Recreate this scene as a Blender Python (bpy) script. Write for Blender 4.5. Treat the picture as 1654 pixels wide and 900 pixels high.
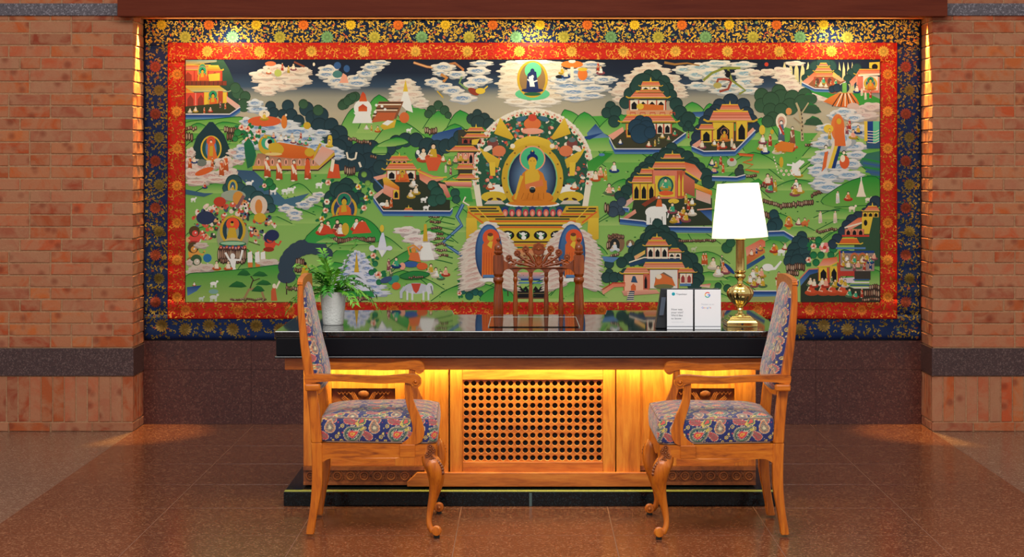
import bpy, bmesh, math, random
from mathutils import Vector, Matrix
from mathutils.geometry import tessellate_polygon
random.seed(7)
PI = math.pi
for o in list(bpy.data.objects): bpy.data.objects.remove(o)
S = bpy.context.scene
C = S.collection
# ------------------------------------------------------------------ camera
F = 3248.0; CAMD = 11.71; CAMH = 1.54; VX = 850.0; VY = 258.0
cd = bpy.data.cameras.new('camera'); cam = bpy.data.objects.new('camera', cd); C.objects.link(cam)
cam.location = (0, -CAMD, CAMH); cam.rotation_euler = (PI/2, 0, 0)
cd.sensor_width = 36; cd.lens = F/1654*36
cd.shift_x = (827-VX)/1654; cd.shift_y = -(450-VY)/1654
cd.clip_end = 60
S.camera = cam
def P(px, py, d): return Vector(((px-VX)*d/F, d-CAMD, CAMH-(py-VY)*d/F))
# ------------------------------------------------------------------ world and lights
w = bpy.data.worlds.new('world'); S.world = w; w.use_nodes = True
bg = w.node_tree.nodes['Background']; bg.inputs[0].default_value = (1, .975, .945, 1); bg.inputs[1].default_value = .60
def area(name, loc, rot, sx, sy, power, col):
    l = bpy.data.lights.new(name, 'AREA'); l.shape = 'RECTANGLE'; l.size = sx; l.size_y = sy; l.energy = power; l.color = col
    o = bpy.data.objects.new(name, l); C.objects.link(o); o.location = loc; o.rotation_euler = rot; return o
area('lobby_ceiling_light', (0, -6.6, 4.6), (math.radians(22), 0, 0), 5.0, 1.6, 250, (1, .96, .90))
S.view_settings.view_transform = 'Standard'; S.view_settings.look = 'None'
S.view_settings.exposure = 0.06; S.view_settings.gamma = 1; S.view_settings.use_curve_mapping = False
# ------------------------------------------------------------------ helpers
def lin(c):
    def f(v):
        v /= 255.0
        return v/12.92 if v <= .04045 else ((v+.055)/1.055)**2.4
    return (f(c[0]), f(c[1]), f(c[2]), 1)
def thing(name, label, cat, loc=(0, 0, 0), rz=0, group=None):
    o = bpy.data.objects.new(name, None); C.objects.link(o); o.location = loc; o.rotation_euler = (0, 0, rz)
    o.empty_display_size = .1
    o['label'] = label; o['category'] = cat
    if group: o['group'] = group
    return o
def tag(o, label, cat, group=None):
    o['label'] = label; o['category'] = cat
    if group: o['group'] = group
    return o
def link(name, me, parent=None):
    o = bpy.data.objects.new(name, me); C.objects.link(o)
    if parent: o.parent = parent
    return o
def finish(bm, name, mat, smooth=40):
    bmesh.ops.recalc_face_normals(bm, faces=bm.faces)
    me = bpy.data.meshes.new(name); bm.to_mesh(me); bm.free()
    if smooth:
        for p in me.polygons: p.use_smooth = True
        me.set_sharp_from_angle(angle=math.radians(smooth))
    if mat: me.materials.append(mat)
    return me
def obj(name, bm, mat, parent=None, smooth=40, bevel=0, seg=2):
    o = link(name, finish(bm, name, mat, smooth), parent)
    if bevel:
        m = o.modifiers.new('bevel', 'BEVEL'); m.width = bevel; m.segments = seg; m.limit_method = 'ANGLE'; m.angle_limit = math.radians(38)
    return o
def struct(name, bm, mat, parent=None, **k):
    o = obj(name, bm, mat, parent, **k)
    if not parent: o['kind'] = 'structure'
    return o
def box(bm, x0, x1, y0, y1, z0, z1, taper=0):
    v = []
    for z, t in ((z0, 0), (z1, taper)):
        for x, y in ((x0+t, y0+t), (x1-t, y0+t), (x1-t, y1-t), (x0+t, y1-t)): v.append(bm.verts.new((x, y, z)))
    for f in ((0, 3, 2, 1), (4, 5, 6, 7), (0, 1, 5, 4), (1, 2, 6, 5), (2, 3, 7, 6), (3, 0, 4, 7)): bm.faces.new([v[i] for i in f])
    return v
def bx(*a, **k):
    bm = bmesh.new(); box(bm, *a, **k); return bm
def prism(bm, pts, t0, t1, axis='y', yf=None):
    """extrude an outline lying in XZ (axis y), XY (axis z) or YZ (axis x)"""
    A = []; B = []
    for a, b in pts:
        s = yf(a, b) if yf else 0
        if axis == 'y': A.append(bm.verts.new((a, t0+s, b))); B.append(bm.verts.new((a, t1+s, b)))
        elif axis == 'z': A.append(bm.verts.new((a, b, t0))); B.append(bm.verts.new((a, b, t1)))
        else: A.append(bm.verts.new((t0, a, b))); B.append(bm.verts.new((t1, a, b)))
    n = len(pts)
    v3 = [Vector((p[0], p[1], 0)) for p in pts]
    for tri in tessellate_polygon([v3]):
        try: bm.faces.new([A[i] for i in tri]); bm.faces.new([B[i] for i in tri])
        except ValueError: pass
    for i in range(n):
        j = (i+1) % n
        bm.faces.new((A[i], A[j], B[j], B[i]))
    return bm
def lathe(bm, prof, loc=(0, 0, 0), n=24, rib=None, axis='z'):
    rings = []
    for r, z in prof:
        ring = []
        for i in range(n):
            a = 2*PI*i/n; rr = r*(rib(a, z) if rib else 1)
            if axis == 'z': co = (loc[0]+rr*math.cos(a), loc[1]+rr*math.sin(a), loc[2]+z)
            elif axis == 'y': co = (loc[0]+rr*math.cos(a), loc[1]+z, loc[2]+rr*math.sin(a))
            else: co = (loc[0]+z, loc[1]+rr*math.cos(a), loc[2]+rr*math.sin(a))
            ring.append(bm.verts.new(co))
        rings.append(ring)
    for k in range(len(rings)-1):
        for i in range(n):
            j = (i+1) % n
            bm.faces.new((rings[k][i], rings[k][j], rings[k+1][j], rings[k+1][i]))
    bm.faces.new(rings[0]); bm.faces.new(rings[-1])
    return bm
def tube(bm, path, rad, n=8, ry=None, up=Vector((0, 1, 0)), cap=True):
    """sweep an ellipse; rad, ry numbers or lists"""
    m = len(path); path = [Vector(p) for p in path]
    R = rad if isinstance(rad, (list, tuple)) else [rad]*m
    R2 = (ry if isinstance(ry, (list, tuple)) else [ry]*m) if ry else R
    rings = []
    for k in range(m):
        t = (path[min(k+1, m-1)]-path[max(k-1, 0)]).normalized()
        u = up if abs(t.dot(up)) < .95 else Vector((1, 0, 0))
        a = t.cross(u).normalized(); b = a.cross(t).normalized()
        rings.append([bm.verts.new(path[k]+a*R[k]*math.cos(2*PI*i/n)+b*R2[k]*math.sin(2*PI*i/n)) for i in range(n)])
    for k in range(m-1):
        for i in range(n):
            j = (i+1) % n
            bm.faces.new((rings[k][i], rings[k][j], rings[k+1][j], rings[k+1][i]))
    if cap: bm.faces.new(rings[0]); bm.faces.new(rings[-1])
    return bm
def ball(bm, c, r, sx=1, sy=1, sz=1, u=12, v=8, rot=None):
    M = Matrix.Translation(c) @ (rot or Matrix.Identity(4)) @ Matrix.Diagonal((r*sx, r*sy, r*sz, 1))
    bmesh.ops.create_uvsphere(bm, u_segments=u, v_segments=v, radius=1, matrix=M)
def smooth_curve(pts, n=4, closed=False):
    out = []; m = len(pts)
    for i in range(m if closed else m-1):
        g = lambda k: pts[k % m] if closed else pts[max(0, min(m-1, k))]
        p0, p1, p2, p3 = g(i-1), g(i), g(i+1), g(i+2)
        for k in range(n):
            t = k/n
            out.append(tuple(.5*((2*b)+(-a+c)*t+(2*a-5*b+4*c-d)*t*t+(-a+3*b-3*c+d)*t**3) for a, b, c, d in zip(p0, p1, p2, p3)))
    if not closed: out.append(tuple(pts[-1]))
    return out
# ------------------------------------------------------------------ materials
class N:
    def __init__(s, name, rough=.5, metal=0, base=None, **k):
        s.m = bpy.data.materials.new(name); s.m.use_nodes = True; s.t = s.m.node_tree
        s.b = s.t.nodes['Principled BSDF']; s.b.inputs['Roughness'].default_value = rough; s.b.inputs['Metallic'].default_value = metal
        if base: s.b.inputs['Base Color'].default_value = lin(base)
        for q, v in k.items(): s.b.inputs[q.replace('_', ' ')].default_value = v
    def n(s, kind, **k):
        x = s.t.nodes.new(kind)
        for q, v in k.items():
            if hasattr(x, q): setattr(x, q, v)
            else: x.inputs[q].default_value = v
        return x
    def l(s, a, b): s.t.links.new(a, b)
    def coord(s, sc=(1, 1, 1), which='Object'):
        c = s.n('ShaderNodeTexCoord'); m = s.n('ShaderNodeMapping'); m.inputs['Scale'].default_value = sc
        s.l(c.outputs[which], m.inputs['Vector']); return m.outputs[0]
    def noise(s, vec, scale, detail=3, rough=.5, dist=0):
        x = s.n('ShaderNodeTexNoise'); x.inputs['Scale'].default_value = scale; x.inputs['Detail'].default_value = detail
        x.inputs['Roughness'].default_value = rough; x.inputs['Distortion'].default_value = dist
        if vec: s.l(vec, x.inputs['Vector'])
        return x.outputs[0]
    def vor(s, vec, scale, feature='F1', rnd=1):
        x = s.n('ShaderNodeTexVoronoi'); x.feature = feature; x.inputs['Scale'].default_value = scale; x.inputs['Randomness'].default_value = rnd
        if vec: s.l(vec, x.inputs['Vector'])
        return x
    def ramp(s, fac, stops, mode='LINEAR'):
        r = s.n('ShaderNodeValToRGB'); cr = r.color_ramp; cr.interpolation = mode
        while len(cr.elements) < len(stops): cr.elements.new(.5)
        for e, (p, c) in zip(cr.elements, stops): e.position = p; e.color = lin(c) if len(c) == 3 else c
        s.l(fac, r.inputs[0]); return r.outputs[0]
    def mix(s, fac, a, b, mode='MIX'):
        x = s.n('ShaderNodeMix'); x.data_type = 'RGBA'; x.blend_type = mode
        for v, i in ((fac, 0), (a, 6), (b, 7)):
            if isinstance(v, (int, float)): x.inputs[i].default_value = v
            elif isinstance(v, tuple): x.inputs[i].default_value = lin(v) if len(v) == 3 else v
            else: s.l(v, x.inputs[i])
        return x.outputs[2]
    def math(s, op, a, b=0):
        x = s.n('ShaderNodeMath'); x.operation = op
        for v, i in ((a, 0), (b, 1)):
            if isinstance(v, (int, float)): x.inputs[i].default_value = v
            else: s.l(v, x.inputs[i])
        return x.outputs[0]
    def base(s, c): s.l(c, s.b.inputs['Base Color']); return s
    def bump(s, h, dist=.002, strength=1):
        x = s.n('ShaderNodeBump'); x.inputs['Distance'].default_value = dist; x.inputs['Strength'].default_value = strength
        s.l(h, x.inputs['Height']); s.l(x.outputs[0], s.b.inputs['Normal']); return s
def wood(name, dark, mid, light, grain=(3, 30, 30), rough=.36, coat=.12):
    s = N(name, rough, Coat_Weight=coat, Coat_Roughness=.18)
    v = s.coord(grain); a = s.noise(v, 1.6, 4, .6, .8); b = s.noise(v, 7, 3, .6)
    oi = s.n('ShaderNodeObjectInfo')
    f = s.math('ADD', s.math('MULTIPLY', a, .75), s.math('MULTIPLY', b, .25))
    f = s.math('ADD', f, s.math('MULTIPLY', s.math('SUBTRACT', oi.outputs['Random'], .5), .10))
    s.base(s.ramp(f, ((.3, dark), (.5, mid), (.72, light)))); s.bump(b, .0006, .5); return s.m
M = {}
M['chair_wood_x'] = wood('chair_wood_x', (128, 56, 4), (190, 98, 10), (214, 124, 24), (3, 30, 30))
M['chair_wood_z'] = wood('chair_wood_z', (128, 56, 4), (192, 98, 10), (214, 124, 24), (30, 30, 3))
M['desk_wood_x'] = wood('desk_wood_x', (140, 62, 20), (192, 104, 36), (214, 132, 54), (2.2, 20, 20))
M['desk_wood_z'] = wood('desk_wood_z', (140, 64, 16), (196, 110, 34), (216, 138, 50), (20, 20, 2.2))
M['carved_wood'] = wood('carved_wood', (96, 46, 22), (134, 70, 32), (168, 98, 50), (12, 12, 12), .35)
M['back_chair_wood'] = wood('back_chair_wood', (84, 32, 3), (136, 58, 8), (164, 80, 16), (24, 24, 3), .28, .25)
M['beam_wood'] = wood('beam_wood', (84, 28, 16), (98, 38, 20), (108, 46, 26), (1, 18, 18), .6, .0)
M['beam_wood'].node_tree.nodes['Principled BSDF'].inputs['Specular IOR Level'].default_value = .15
M['gilt'] = N('gilt_trim', .35, .3, (190, 120, 60)).m
def stone(name, base, dark, light, scale=170, rough=.15, amt=.5):
    s = N(name, rough)
    v = s.coord((1, 1, 1)); c = s.vor(v, scale)
    sep = s.n('ShaderNodeSeparateColor'); s.l(c.outputs['Color'], sep.inputs[0])
    sp = s.ramp(sep.outputs[0], ((0, dark), (.35, base), (.8, base), (.93, light)))
    c2 = s.vor(v, scale*.45); sep2 = s.n('ShaderNodeSeparateColor'); s.l(c2.outputs['Color'], sep2.inputs[0])
    sp = s.mix(s.math('MULTIPLY', s.math('GREATER_THAN', sep2.outputs[1], .965), .6), sp, light)
    big = s.noise(v, 1.3, 4, .6)
    sp = s.mix(s.math('MULTIPLY', big, amt), sp, dark)
    s.base(sp); return s
M['floor_tile'] = stone('red_granite_floor', (106, 60, 40), (78, 40, 26), (158, 108, 78), 150, .2, .2).m
M['floor_pale'] = stone('grey_granite_floor', (120, 90, 74), (94, 68, 54), (160, 130, 108), 150, .24, .2).m
M['grout'] = N('floor_grout', .6, 0, (128, 86, 66)).m
M['wall_granite'] = stone('maroon_granite', (80, 40, 36), (54, 27, 25), (110, 70, 60), 160, .3, .35).m
M['band_granite'] = stone('dark_granite_band', (72, 48, 48), (50, 34, 36), (112, 88, 84), 210, .35, .3).m
M['cap_granite'] = stone('grey_granite_band', (92, 84, 92), (62, 58, 66), (140, 134, 142), 150, .4, .3).m
s = stone('black_granite', (14, 15, 18), (6, 7, 9), (44, 46, 52), 300, .04, .2); s.b.inputs['IOR'].default_value = 1.75; M['black_granite'] = s.m
M['slab_edge'] = N('honed_black_granite', .35, 0, (10, 13, 20), Specular_IOR_Level=.2).m
M['slab_bead'] = N('polished_edge_line', .3, 0, (18, 25, 34)).m
s = stone('plinth_granite', (14, 19, 22), (8, 11, 13), (30, 42, 48), 260, .07, .2); s.b.inputs['Specular IOR Level'].default_value = .3; M['plinth_granite'] = s.m
M['olive_strip'] = N('olive_edge_strip', .25, 0, (150, 156, 78)).m
# bricks
s = N('brick', .85, Specular_IOR_Level=.2)
v = s.coord((1, 1, 1)); oi = s.n('ShaderNodeObjectInfo'); ad = s.n('ShaderNodeVectorMath'); ad.operation = 'ADD'
cm = s.n('ShaderNodeCombineXYZ'); s.l(s.math('MULTIPLY', oi.outputs['Random'], 40), cm.inputs[0]); s.l(s.math('MULTIPLY', oi.outputs['Random'], 17), cm.inputs[2])
s.l(v, ad.inputs[0]); s.l(cm.outputs[0], ad.inputs[1]); vv = ad.outputs[0]
c = s.ramp(oi.outputs['Random'], ((0, (180, 78, 42)), (.15, (200, 98, 44)), (.3, (160, 68, 44)), (.45, (180, 118, 88)), (.6, (198, 84, 42)), (.75, (172, 112, 84)), (.88, (204, 108, 52)), (1, (146, 58, 38))))
pale = s.ramp(s.noise(vv, 8, 4, .6, .9), ((.38, (0, 0, 0)), (.56, (255, 255, 255))))
c = s.mix(s.math('MULTIPLY', pale, .62), c, (182, 132, 98))
dk = s.ramp(s.vor(vv, 11).outputs['Distance'], ((.12, (255, 255, 255)), (.32, (0, 0, 0))))
c = s.mix(s.math('MULTIPLY', dk, .6), c, (124, 46, 28))
c = s.mix(s.math('MULTIPLY', s.noise(vv, 90, 4, .7), .35), c, (120, 80, 60))
s.base(c); s.bump(s.noise(vv, 70, 5, .7), .003, .7); M['brick'] = s.m
s = N('mortar', .95); s.base(s.ramp(s.noise(s.coord(), 60, 4, .7), ((.3, (150, 106, 76)), (.7, (188, 144, 106))))); M['mortar'] = s.m
# brass, pot, paper ...
s = N('brass', .28, 1, (226, 196, 120)); s.l(s.ramp(s.noise(s.coord((1, 1, 6)), 30, 3), ((.3, (60, 60, 60)), (.7, (110, 110, 110)))), s.b.inputs['Roughness']); M['brass'] = s.m
s = N('white_ceramic', .35, 0, (238, 240, 236)); s.bump(s.noise(s.coord(), 110, 3), .003, .8); M['pot'] = s.m
M['soil'] = N('soil', .95, 0, (52, 36, 26)).m
M['card'] = N('white_card', .4, 0, (238, 240, 244)).m
M['black_plastic'] = N('black_plastic', .25, 0, (16, 18, 24)).m
M['holder_edge'] = N('grey_acrylic_edge', .15, 0, (70, 80, 96)).m
M['clear'] = N('clear_glass_mat', .05, 0, (255, 255, 255), Transmission_Weight=1.0, IOR=1.25).m
M['mat_edge'] = N('frosted_glass_edge', .4, 0, (150, 158, 150)).m
M['ink'] = N('grey_ink', .6, 0, (88, 96, 108)).m
M['pale_ink'] = N('pale_ink', .6, 0, (196, 204, 214)).m
for k, c in (('teal', (0, 170, 190)), ('redc', (226, 70, 60)), ('bluec', (66, 133, 230)), ('greenc', (40, 180, 160)), ('yellowc', (240, 190, 60))): M[k] = N(k+'_print', .6, 0, c).m
M['dark_void'] = N('dark_interior', .9, 0, (10, 8, 7)).m
M['pad'] = N('rubber_pad', .7, 0, (30, 28, 28)).m
def leafmat(name, a, b):
    s = N(name, .4, Transmission_Weight=0, Subsurface_Weight=0)
    s.base(s.ramp(s.noise(s.coord(), 24, 2), ((.35, a), (.65, b)))); return s.m
M['leaf'] = leafmat('palm_leaf', (48, 126, 30), (120, 186, 50)); M['leaf2'] = leafmat('palm_leaf_dark', (26, 96, 30), (66, 146, 40))
# paisley fabric
s = N('paisley_fabric', .7, Sheen_Weight=.5)
v0 = s.coord((1, 1, 1)); dn = s.n('ShaderNodeTexNoise'); dn.inputs['Scale'].default_value = 10; s.l(v0, dn.inputs['Vector'])
dv = s.n('ShaderNodeVectorMath'); dv.operation = 'MULTIPLY_ADD'; s.l(dn.outputs['Color'], dv.inputs[0]); dv.inputs[1].default_value = (.055, .055, .055); s.l(v0, dv.inputs[2])
mp = s.n('ShaderNodeMapping'); s.l(dv.outputs[0], mp.inputs['Vector']); mp.inputs['Rotation'].default_value = (0, .5, 0); mp.inputs['Scale'].default_value = (1, 1, 1.45)
big = s.vor(mp.outputs[0], 9.5, rnd=.5)
NV = (22, 34, 92); CR = (200, 182, 144); RD = (206, 66, 62); GR = (50, 100, 76); YE = (214, 184, 70); GY = (128, 116, 104); DR = (140, 50, 56)
sc2 = s.n('ShaderNodeSeparateColor'); s.l(big.outputs['Color'], sc2.inputs[0])
cA = s.ramp(big.outputs['Distance'], ((0, YE), (.05, RD), (.19, CR), (.215, NV), (.25, GR), (.32, NV), (.34, GY), (.42, CR), (.455, NV)), 'CONSTANT')
cB = s.ramp(big.outputs['Distance'], ((0, CR), (.09, GY), (.20, (210, 140, 90)), (.24, CR), (.27, DR), (.33, CR), (.36, NV), (.44, YE), (.47, NV)), 'CONSTANT')
c = s.mix(s.math('GREATER_THAN', sc2.outputs[1], .5), cA, cB)
med = s.vor(mp.outputs[0], 30, rnd=.8); scm = s.n('ShaderNodeSeparateColor'); s.l(med.outputs['Color'], scm.inputs[0])
mc = s.ramp(scm.outputs[0], ((0, YE), (.3, CR), (.5, RD), (.7, GY), (.85, GR)), 'CONSTANT')
ringm = s.math('MULTIPLY', s.math('GREATER_THAN', med.outputs['Distance'], .17), s.math('LESS_THAN', med.outputs['Distance'], .36))
core = s.math('LESS_THAN', med.outputs['Distance'], .09)
c = s.mix(s.math('MULTIPLY', s.math('MAXIMUM', ringm, core), s.math('GREATER_THAN', big.outputs['Distance'], .40)), c, mc)
tiny = s.vor(mp.outputs[0], 120, rnd=.3)
m2 = s.math('MULTIPLY', s.math('LESS_THAN', tiny.outputs['Distance'], .3), s.math('LESS_THAN', big.outputs['Distance'], .34))
c = s.mix(s.math('MULTIPLY', m2, .7), c, s.ramp(big.outputs['Distance'], ((0, (90, 40, 50)), (.2, CR), (.26, YE)), 'CONSTANT'))
wv = s.noise(s.coord((1, 1, 1)), 420, 2)
s.base(s.mix(s.math('MULTIPLY', wv, .3), c, (160, 140, 120))); s.bump(wv, .0012, .5); M['fabric'] = s.m
M['piping'] = N('cushion_piping', .8, 0, (150, 124, 110)).m
# painted textiles: colour comes with the mesh
def textile(name, rough, metal=0, thread=.12, sc=500):
    s = N(name, rough, metal, Specular_IOR_Level=.15); a = s.n('ShaderNodeVertexColor'); a.layer_name = 'Col'
    nz = s.noise(s.coord((1, 1, 1)), sc, 2); f = s.math('ADD', s.math('MULTIPLY', nz, thread*2), 1-thread)
    x = s.n('ShaderNodeVectorMath'); x.operation = 'SCALE'; s.l(a.outputs[0], x.inputs[0]); s.l(f, x.inputs['Scale'])
    s.base(x.outputs[0]); s.bump(nz, .0008, .4); return s
M['painted_cloth'] = textile('painted_cloth', .75).m
M['brocade_cloth'] = textile('brocade_cloth', .6, 0, .25, 300).m
M['brocade_gold'] = textile('brocade_gold', .42, .35, .3, 260).m
# lamp shade
s = N('lamp_shade', .9, 0, (250, 248, 238))
tr = s.n('ShaderNodeBsdfTranslucent'); tr.inputs[0].default_value = (.95, .93, .86, 1)
ms = s.n('ShaderNodeMixShader'); ms.inputs[0].default_value = .55
s.l(s.b.outputs[0], ms.inputs[1]); s.l(tr.outputs[0], ms.inputs[2]); s.l(ms.outputs[0], s.t.nodes['Material Output'].inputs[0]); M['shade'] = s.m
s = N('led_glow', .5); s.b.inputs['Emission Color'].default_value = (1, .8, .35, 1); s.b.inputs['Emission Strength'].default_value = 12; M['led'] = s.m
s = N('bulb_glow', .5); s.b.inputs['Emission Color'].default_value = (1, .9, .75, 1); s.b.inputs['Emission Strength'].default_value = 30; M['bulb'] = s.m
# ================================================================== ROOM
XL, XR = -2.227, 2.300          # corners of the niche
YN = -.32                       # front plane of the brick walls
# ---- floor: slab with tiles as pieces
fl = struct('floor', bx(-9, 9, -13, .3, -.3, -.0005), M['grout'], smooth=0)
ty = [-2.18+.645*k for k in range(-7, 4)] + [0.0]
tx = [XL+(XR-XL)*k/7 for k in range(8)]
tcache = {}
def tile(x0, x1, y0, y1, mat, name):
    key = (round(x1-x0, 3), round(y1-y0, 3), mat.name)
    if key not in tcache:
        tcache[key] = finish(bx(0, x1-x0-.0035, 0, y1-y0-.0035, -.0004, 0, taper=.0002), 'floor_tile', mat, 0)
    o = link('floor_tile', tcache[key], fl); o.location = (x0+.00125, y0+.00125, 0)
for j in range(len(ty)-1):
    for i in range(7): tile(tx[i], tx[i+1], ty[j], ty[j+1], M['floor_tile'], 'floor_tile')
    y1 = min(ty[j+1], YN+.1)
    if ty[j] < y1:
        for i in range(3): tile(XL-.645*(i+1), XL-.645*i, ty[j], y1, M['floor_pale'], 'floor_tile')
        for i in range(3): tile(XR+.645*i, XR+.645*(i+1), ty[j], y1, M['floor_pale'], 'floor_tile')
# ---- niche back wall with granite slabs
wb = struct('wall_back', bx(XL-.1, XR+.1, .012, .25, 0, 2.75), M['wall_granite'], smooth=0)
seams = [XL, -1.60, -.78, .05, .86, 1.685, XR]
for i in range(6):
    for z0, z1 in ((.0, .318), (.318, .487)):
        obj('granite_slab', bx(seams[i]+.0008, seams[i+1]-.0008, -.012, .012, z0+.0006, z1-.0008), M['wall_granite'], wb, smooth=0)
# ---- brick walls
H0, CO, BL, JT = .473, .0686, .228, .008
TOPZ = 2.43
rb = random.Random(3)
def brick_mesh(L, D, Hh, seed):
    r = random.Random(seed); bm = bmesh.new(); v = box(bm, 0, L, 0, D, 0, Hh)
    for q in v: q.co += Vector((r.uniform(-.0018, .0018), r.uniform(-.0015, .0015), r.uniform(-.0016, .0016)))
    bmesh.ops.bevel(bm, geom=list(bm.edges), offset=.0022, segments=1, affect='EDGES')
    return finish(bm, 'brick', M['brick'], 0)
bcache = {}
def brick(x0, x1, y0, y1, z0, z1, parent):
    k = (round(x1-x0, 2), round(y1-y0, 2), round(z1-z0, 3), rb.randrange(2))
    if k not in bcache: bcache[k] = brick_mesh(x1-x0, y1-y0, z1-z0, hash(k[:3]) % 1000+k[3])
    o = link('brick', bcache[k], parent); o.location = (x0, y0+rb.uniform(-.002, .002), z0)
for side in (-1, 1):
    nm = 'wall_left' if side < 0 else 'wall_right'
    xc = XL if side < 0 else XR
    lo, hi = (xc-7, xc-.006) if side < 0 else (xc+.006, xc+7)
    wl = struct(nm, bx(lo, hi, YN+.004, .25, 0, 3.4), M['mortar'], smooth=0)
    ext = 1.05
    def sx(a): return xc+side*a          # a = distance from the corner
    def B(a0, a1, y0, y1, z0, z1): brick(min(sx(a0), sx(a1)), max(sx(a0), sx(a1)), y0, y1, z0, z1, wl)
    row = 0; z = H0+.004
    while z < TOPZ-.03:
        if 2.30 < z+.03 and False: pass
        even = row % 2 == 0
        a = BL if even else .110
        if row % 5 == 3: a = .165
        B(0, a, YN, YN+.11, z, z+CO-JT)
        a += JT
        while a < ext:
            L = BL if rb.random() > .22 else .110
            B(a, a+L, YN, YN+.05, z, z+CO-JT); a += L+JT
        # the return into the niche
        if even: B(0, .05, YN+.118, -.004, z, z+CO-JT)
        else: B(0, .05, YN+.118, YN+.20, z, z+CO-JT); B(0, .05, YN+.208, -.004, z, z+CO-JT)
        z += CO; row += 1
    a = 0
    while a < ext:
        B(a, a+.0585, YN, YN+.05, .056, .309); a += .0655
    for y0 in (YN+.058, YN+.124, YN+.190, YN+.256): B(0, .05, y0, y0+.0585, .056, .309)
    a = 0
    while a < ext: B(a, a+.228, YN-.002, YN+.05, .002, .049); a += .236
    B(0, .05, YN+.058, -.004, .002, .049)
    # granite band, mitred into the niche
    bm = bmesh.new(); q = [(sx(ext), YN-.006), (sx(-.004), YN-.006), (sx(-.004), -.002), (sx(.05), -.002), (sx(.05), YN+.05), (sx(ext), YN+.05)]
    prism(bm, q, .315, .472, 'z'); obj('granite_band', bm, M['band_granite'], wl, smooth=0, bevel=.002)
    # upper grey stone band
    bm = bx(min(sx(.06), sx(2)), max(sx(.06), sx(2)), YN-.012, YN+.05, 2.355, 2.425)
    obj('stone_band', bm, M['cap_granite'], wl, smooth=0, bevel=.003)
# ---- lintel beam
x0, x1 = P(190, 0, 11.3)[0], P(1530, 0, 11.3)[0]
tb = struct('trim_1', bx(x0, x1, -.42, -.305, 2.345, 2.438), M['beam_wood'], smooth=0, bevel=.003)
obj('beam_top', bx(x0+.03, x1-.03, -.40, .0, 2.438, 2.75), M['beam_wood'], tb, smooth=0)
obj('lit_edge_bead', bx(XL+.0, XR-.0, -.09, -.076, 2.3525, 2.366), M['gilt'], tb, smooth=0, bevel=.003)  # added gold bead, stands in for the lit edge of the soffit
obj('soffit', bx(XL, XR, -.304, .0, 2.374, 2.43), M['beam_wood'], tb, smooth=0)
# recessed downlights in the beam soffit
def downlight(x, y, power, spot, size, col, tilt=0, label='', ty_=0):
    t = thing('recessed_downlight', label, 'light', (x, y, 2.374))
    bm = lathe(bmesh.new(), [(.034, 0), (.036, -.004), (.028, -.006), (.024, -.002), (.024, .0)], n=20)
    obj('trim_ring', bm, M['gilt'], t)
    l = bpy.data.lights.new('spot', 'SPOT'); l.energy = power; l.spot_size = spot; l.spot_blend = size; l.color = col; l.shadow_soft_size = .018
    o = bpy.data.objects.new('lamp_spot', l); C.objects.link(o); o.parent = t; o.location = (0, 0, -.012); o.rotation_euler = (tilt, ty_, 0)
for px, lb in ((372, 'round recessed downlight in beam over left end of tapestry'), (860, 'round recessed downlight in beam over middle of tapestry'), (1345, 'round recessed downlight in beam over right end of tapestry')):
    downlight((px-VX)*11.6/F, -.15, 12, math.radians(150), 1, (1, .88, .66), math.radians(0), lb)
downlight(XL+.035, -.17, 360, math.radians(31), .6, (1, .58, .12), math.radians(-4), 'round recessed downlight beside left brick corner of niche', math.radians(4))
downlight(XR-.035, -.17, 360, math.radians(31), .6, (1, .58, .12), math.radians(-4), 'round recessed downlight beside right brick corner of niche', math.radians(-4))

cv = thing('cove_light_strip', 'warm light strip hidden in beam soffit above tapestry', 'light', (.036, -.25, 2.372))
obj('strip', bx(-2.15, 2.15, -.006, .006, -.006, 0), M['led'], cv, smooth=0)
l = bpy.data.lights.new('cove', 'AREA'); l.shape = 'RECTANGLE'; l.size = 4.3; l.size_y = .03; l.energy = 6; l.color = (1, .80, .45)
o = bpy.data.objects.new('cove_lamp', l); C.objects.link(o); o.parent = cv; o.location = (0, .012, -.010); o.rotation_euler = (math.radians(20), 0, 0)
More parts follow.
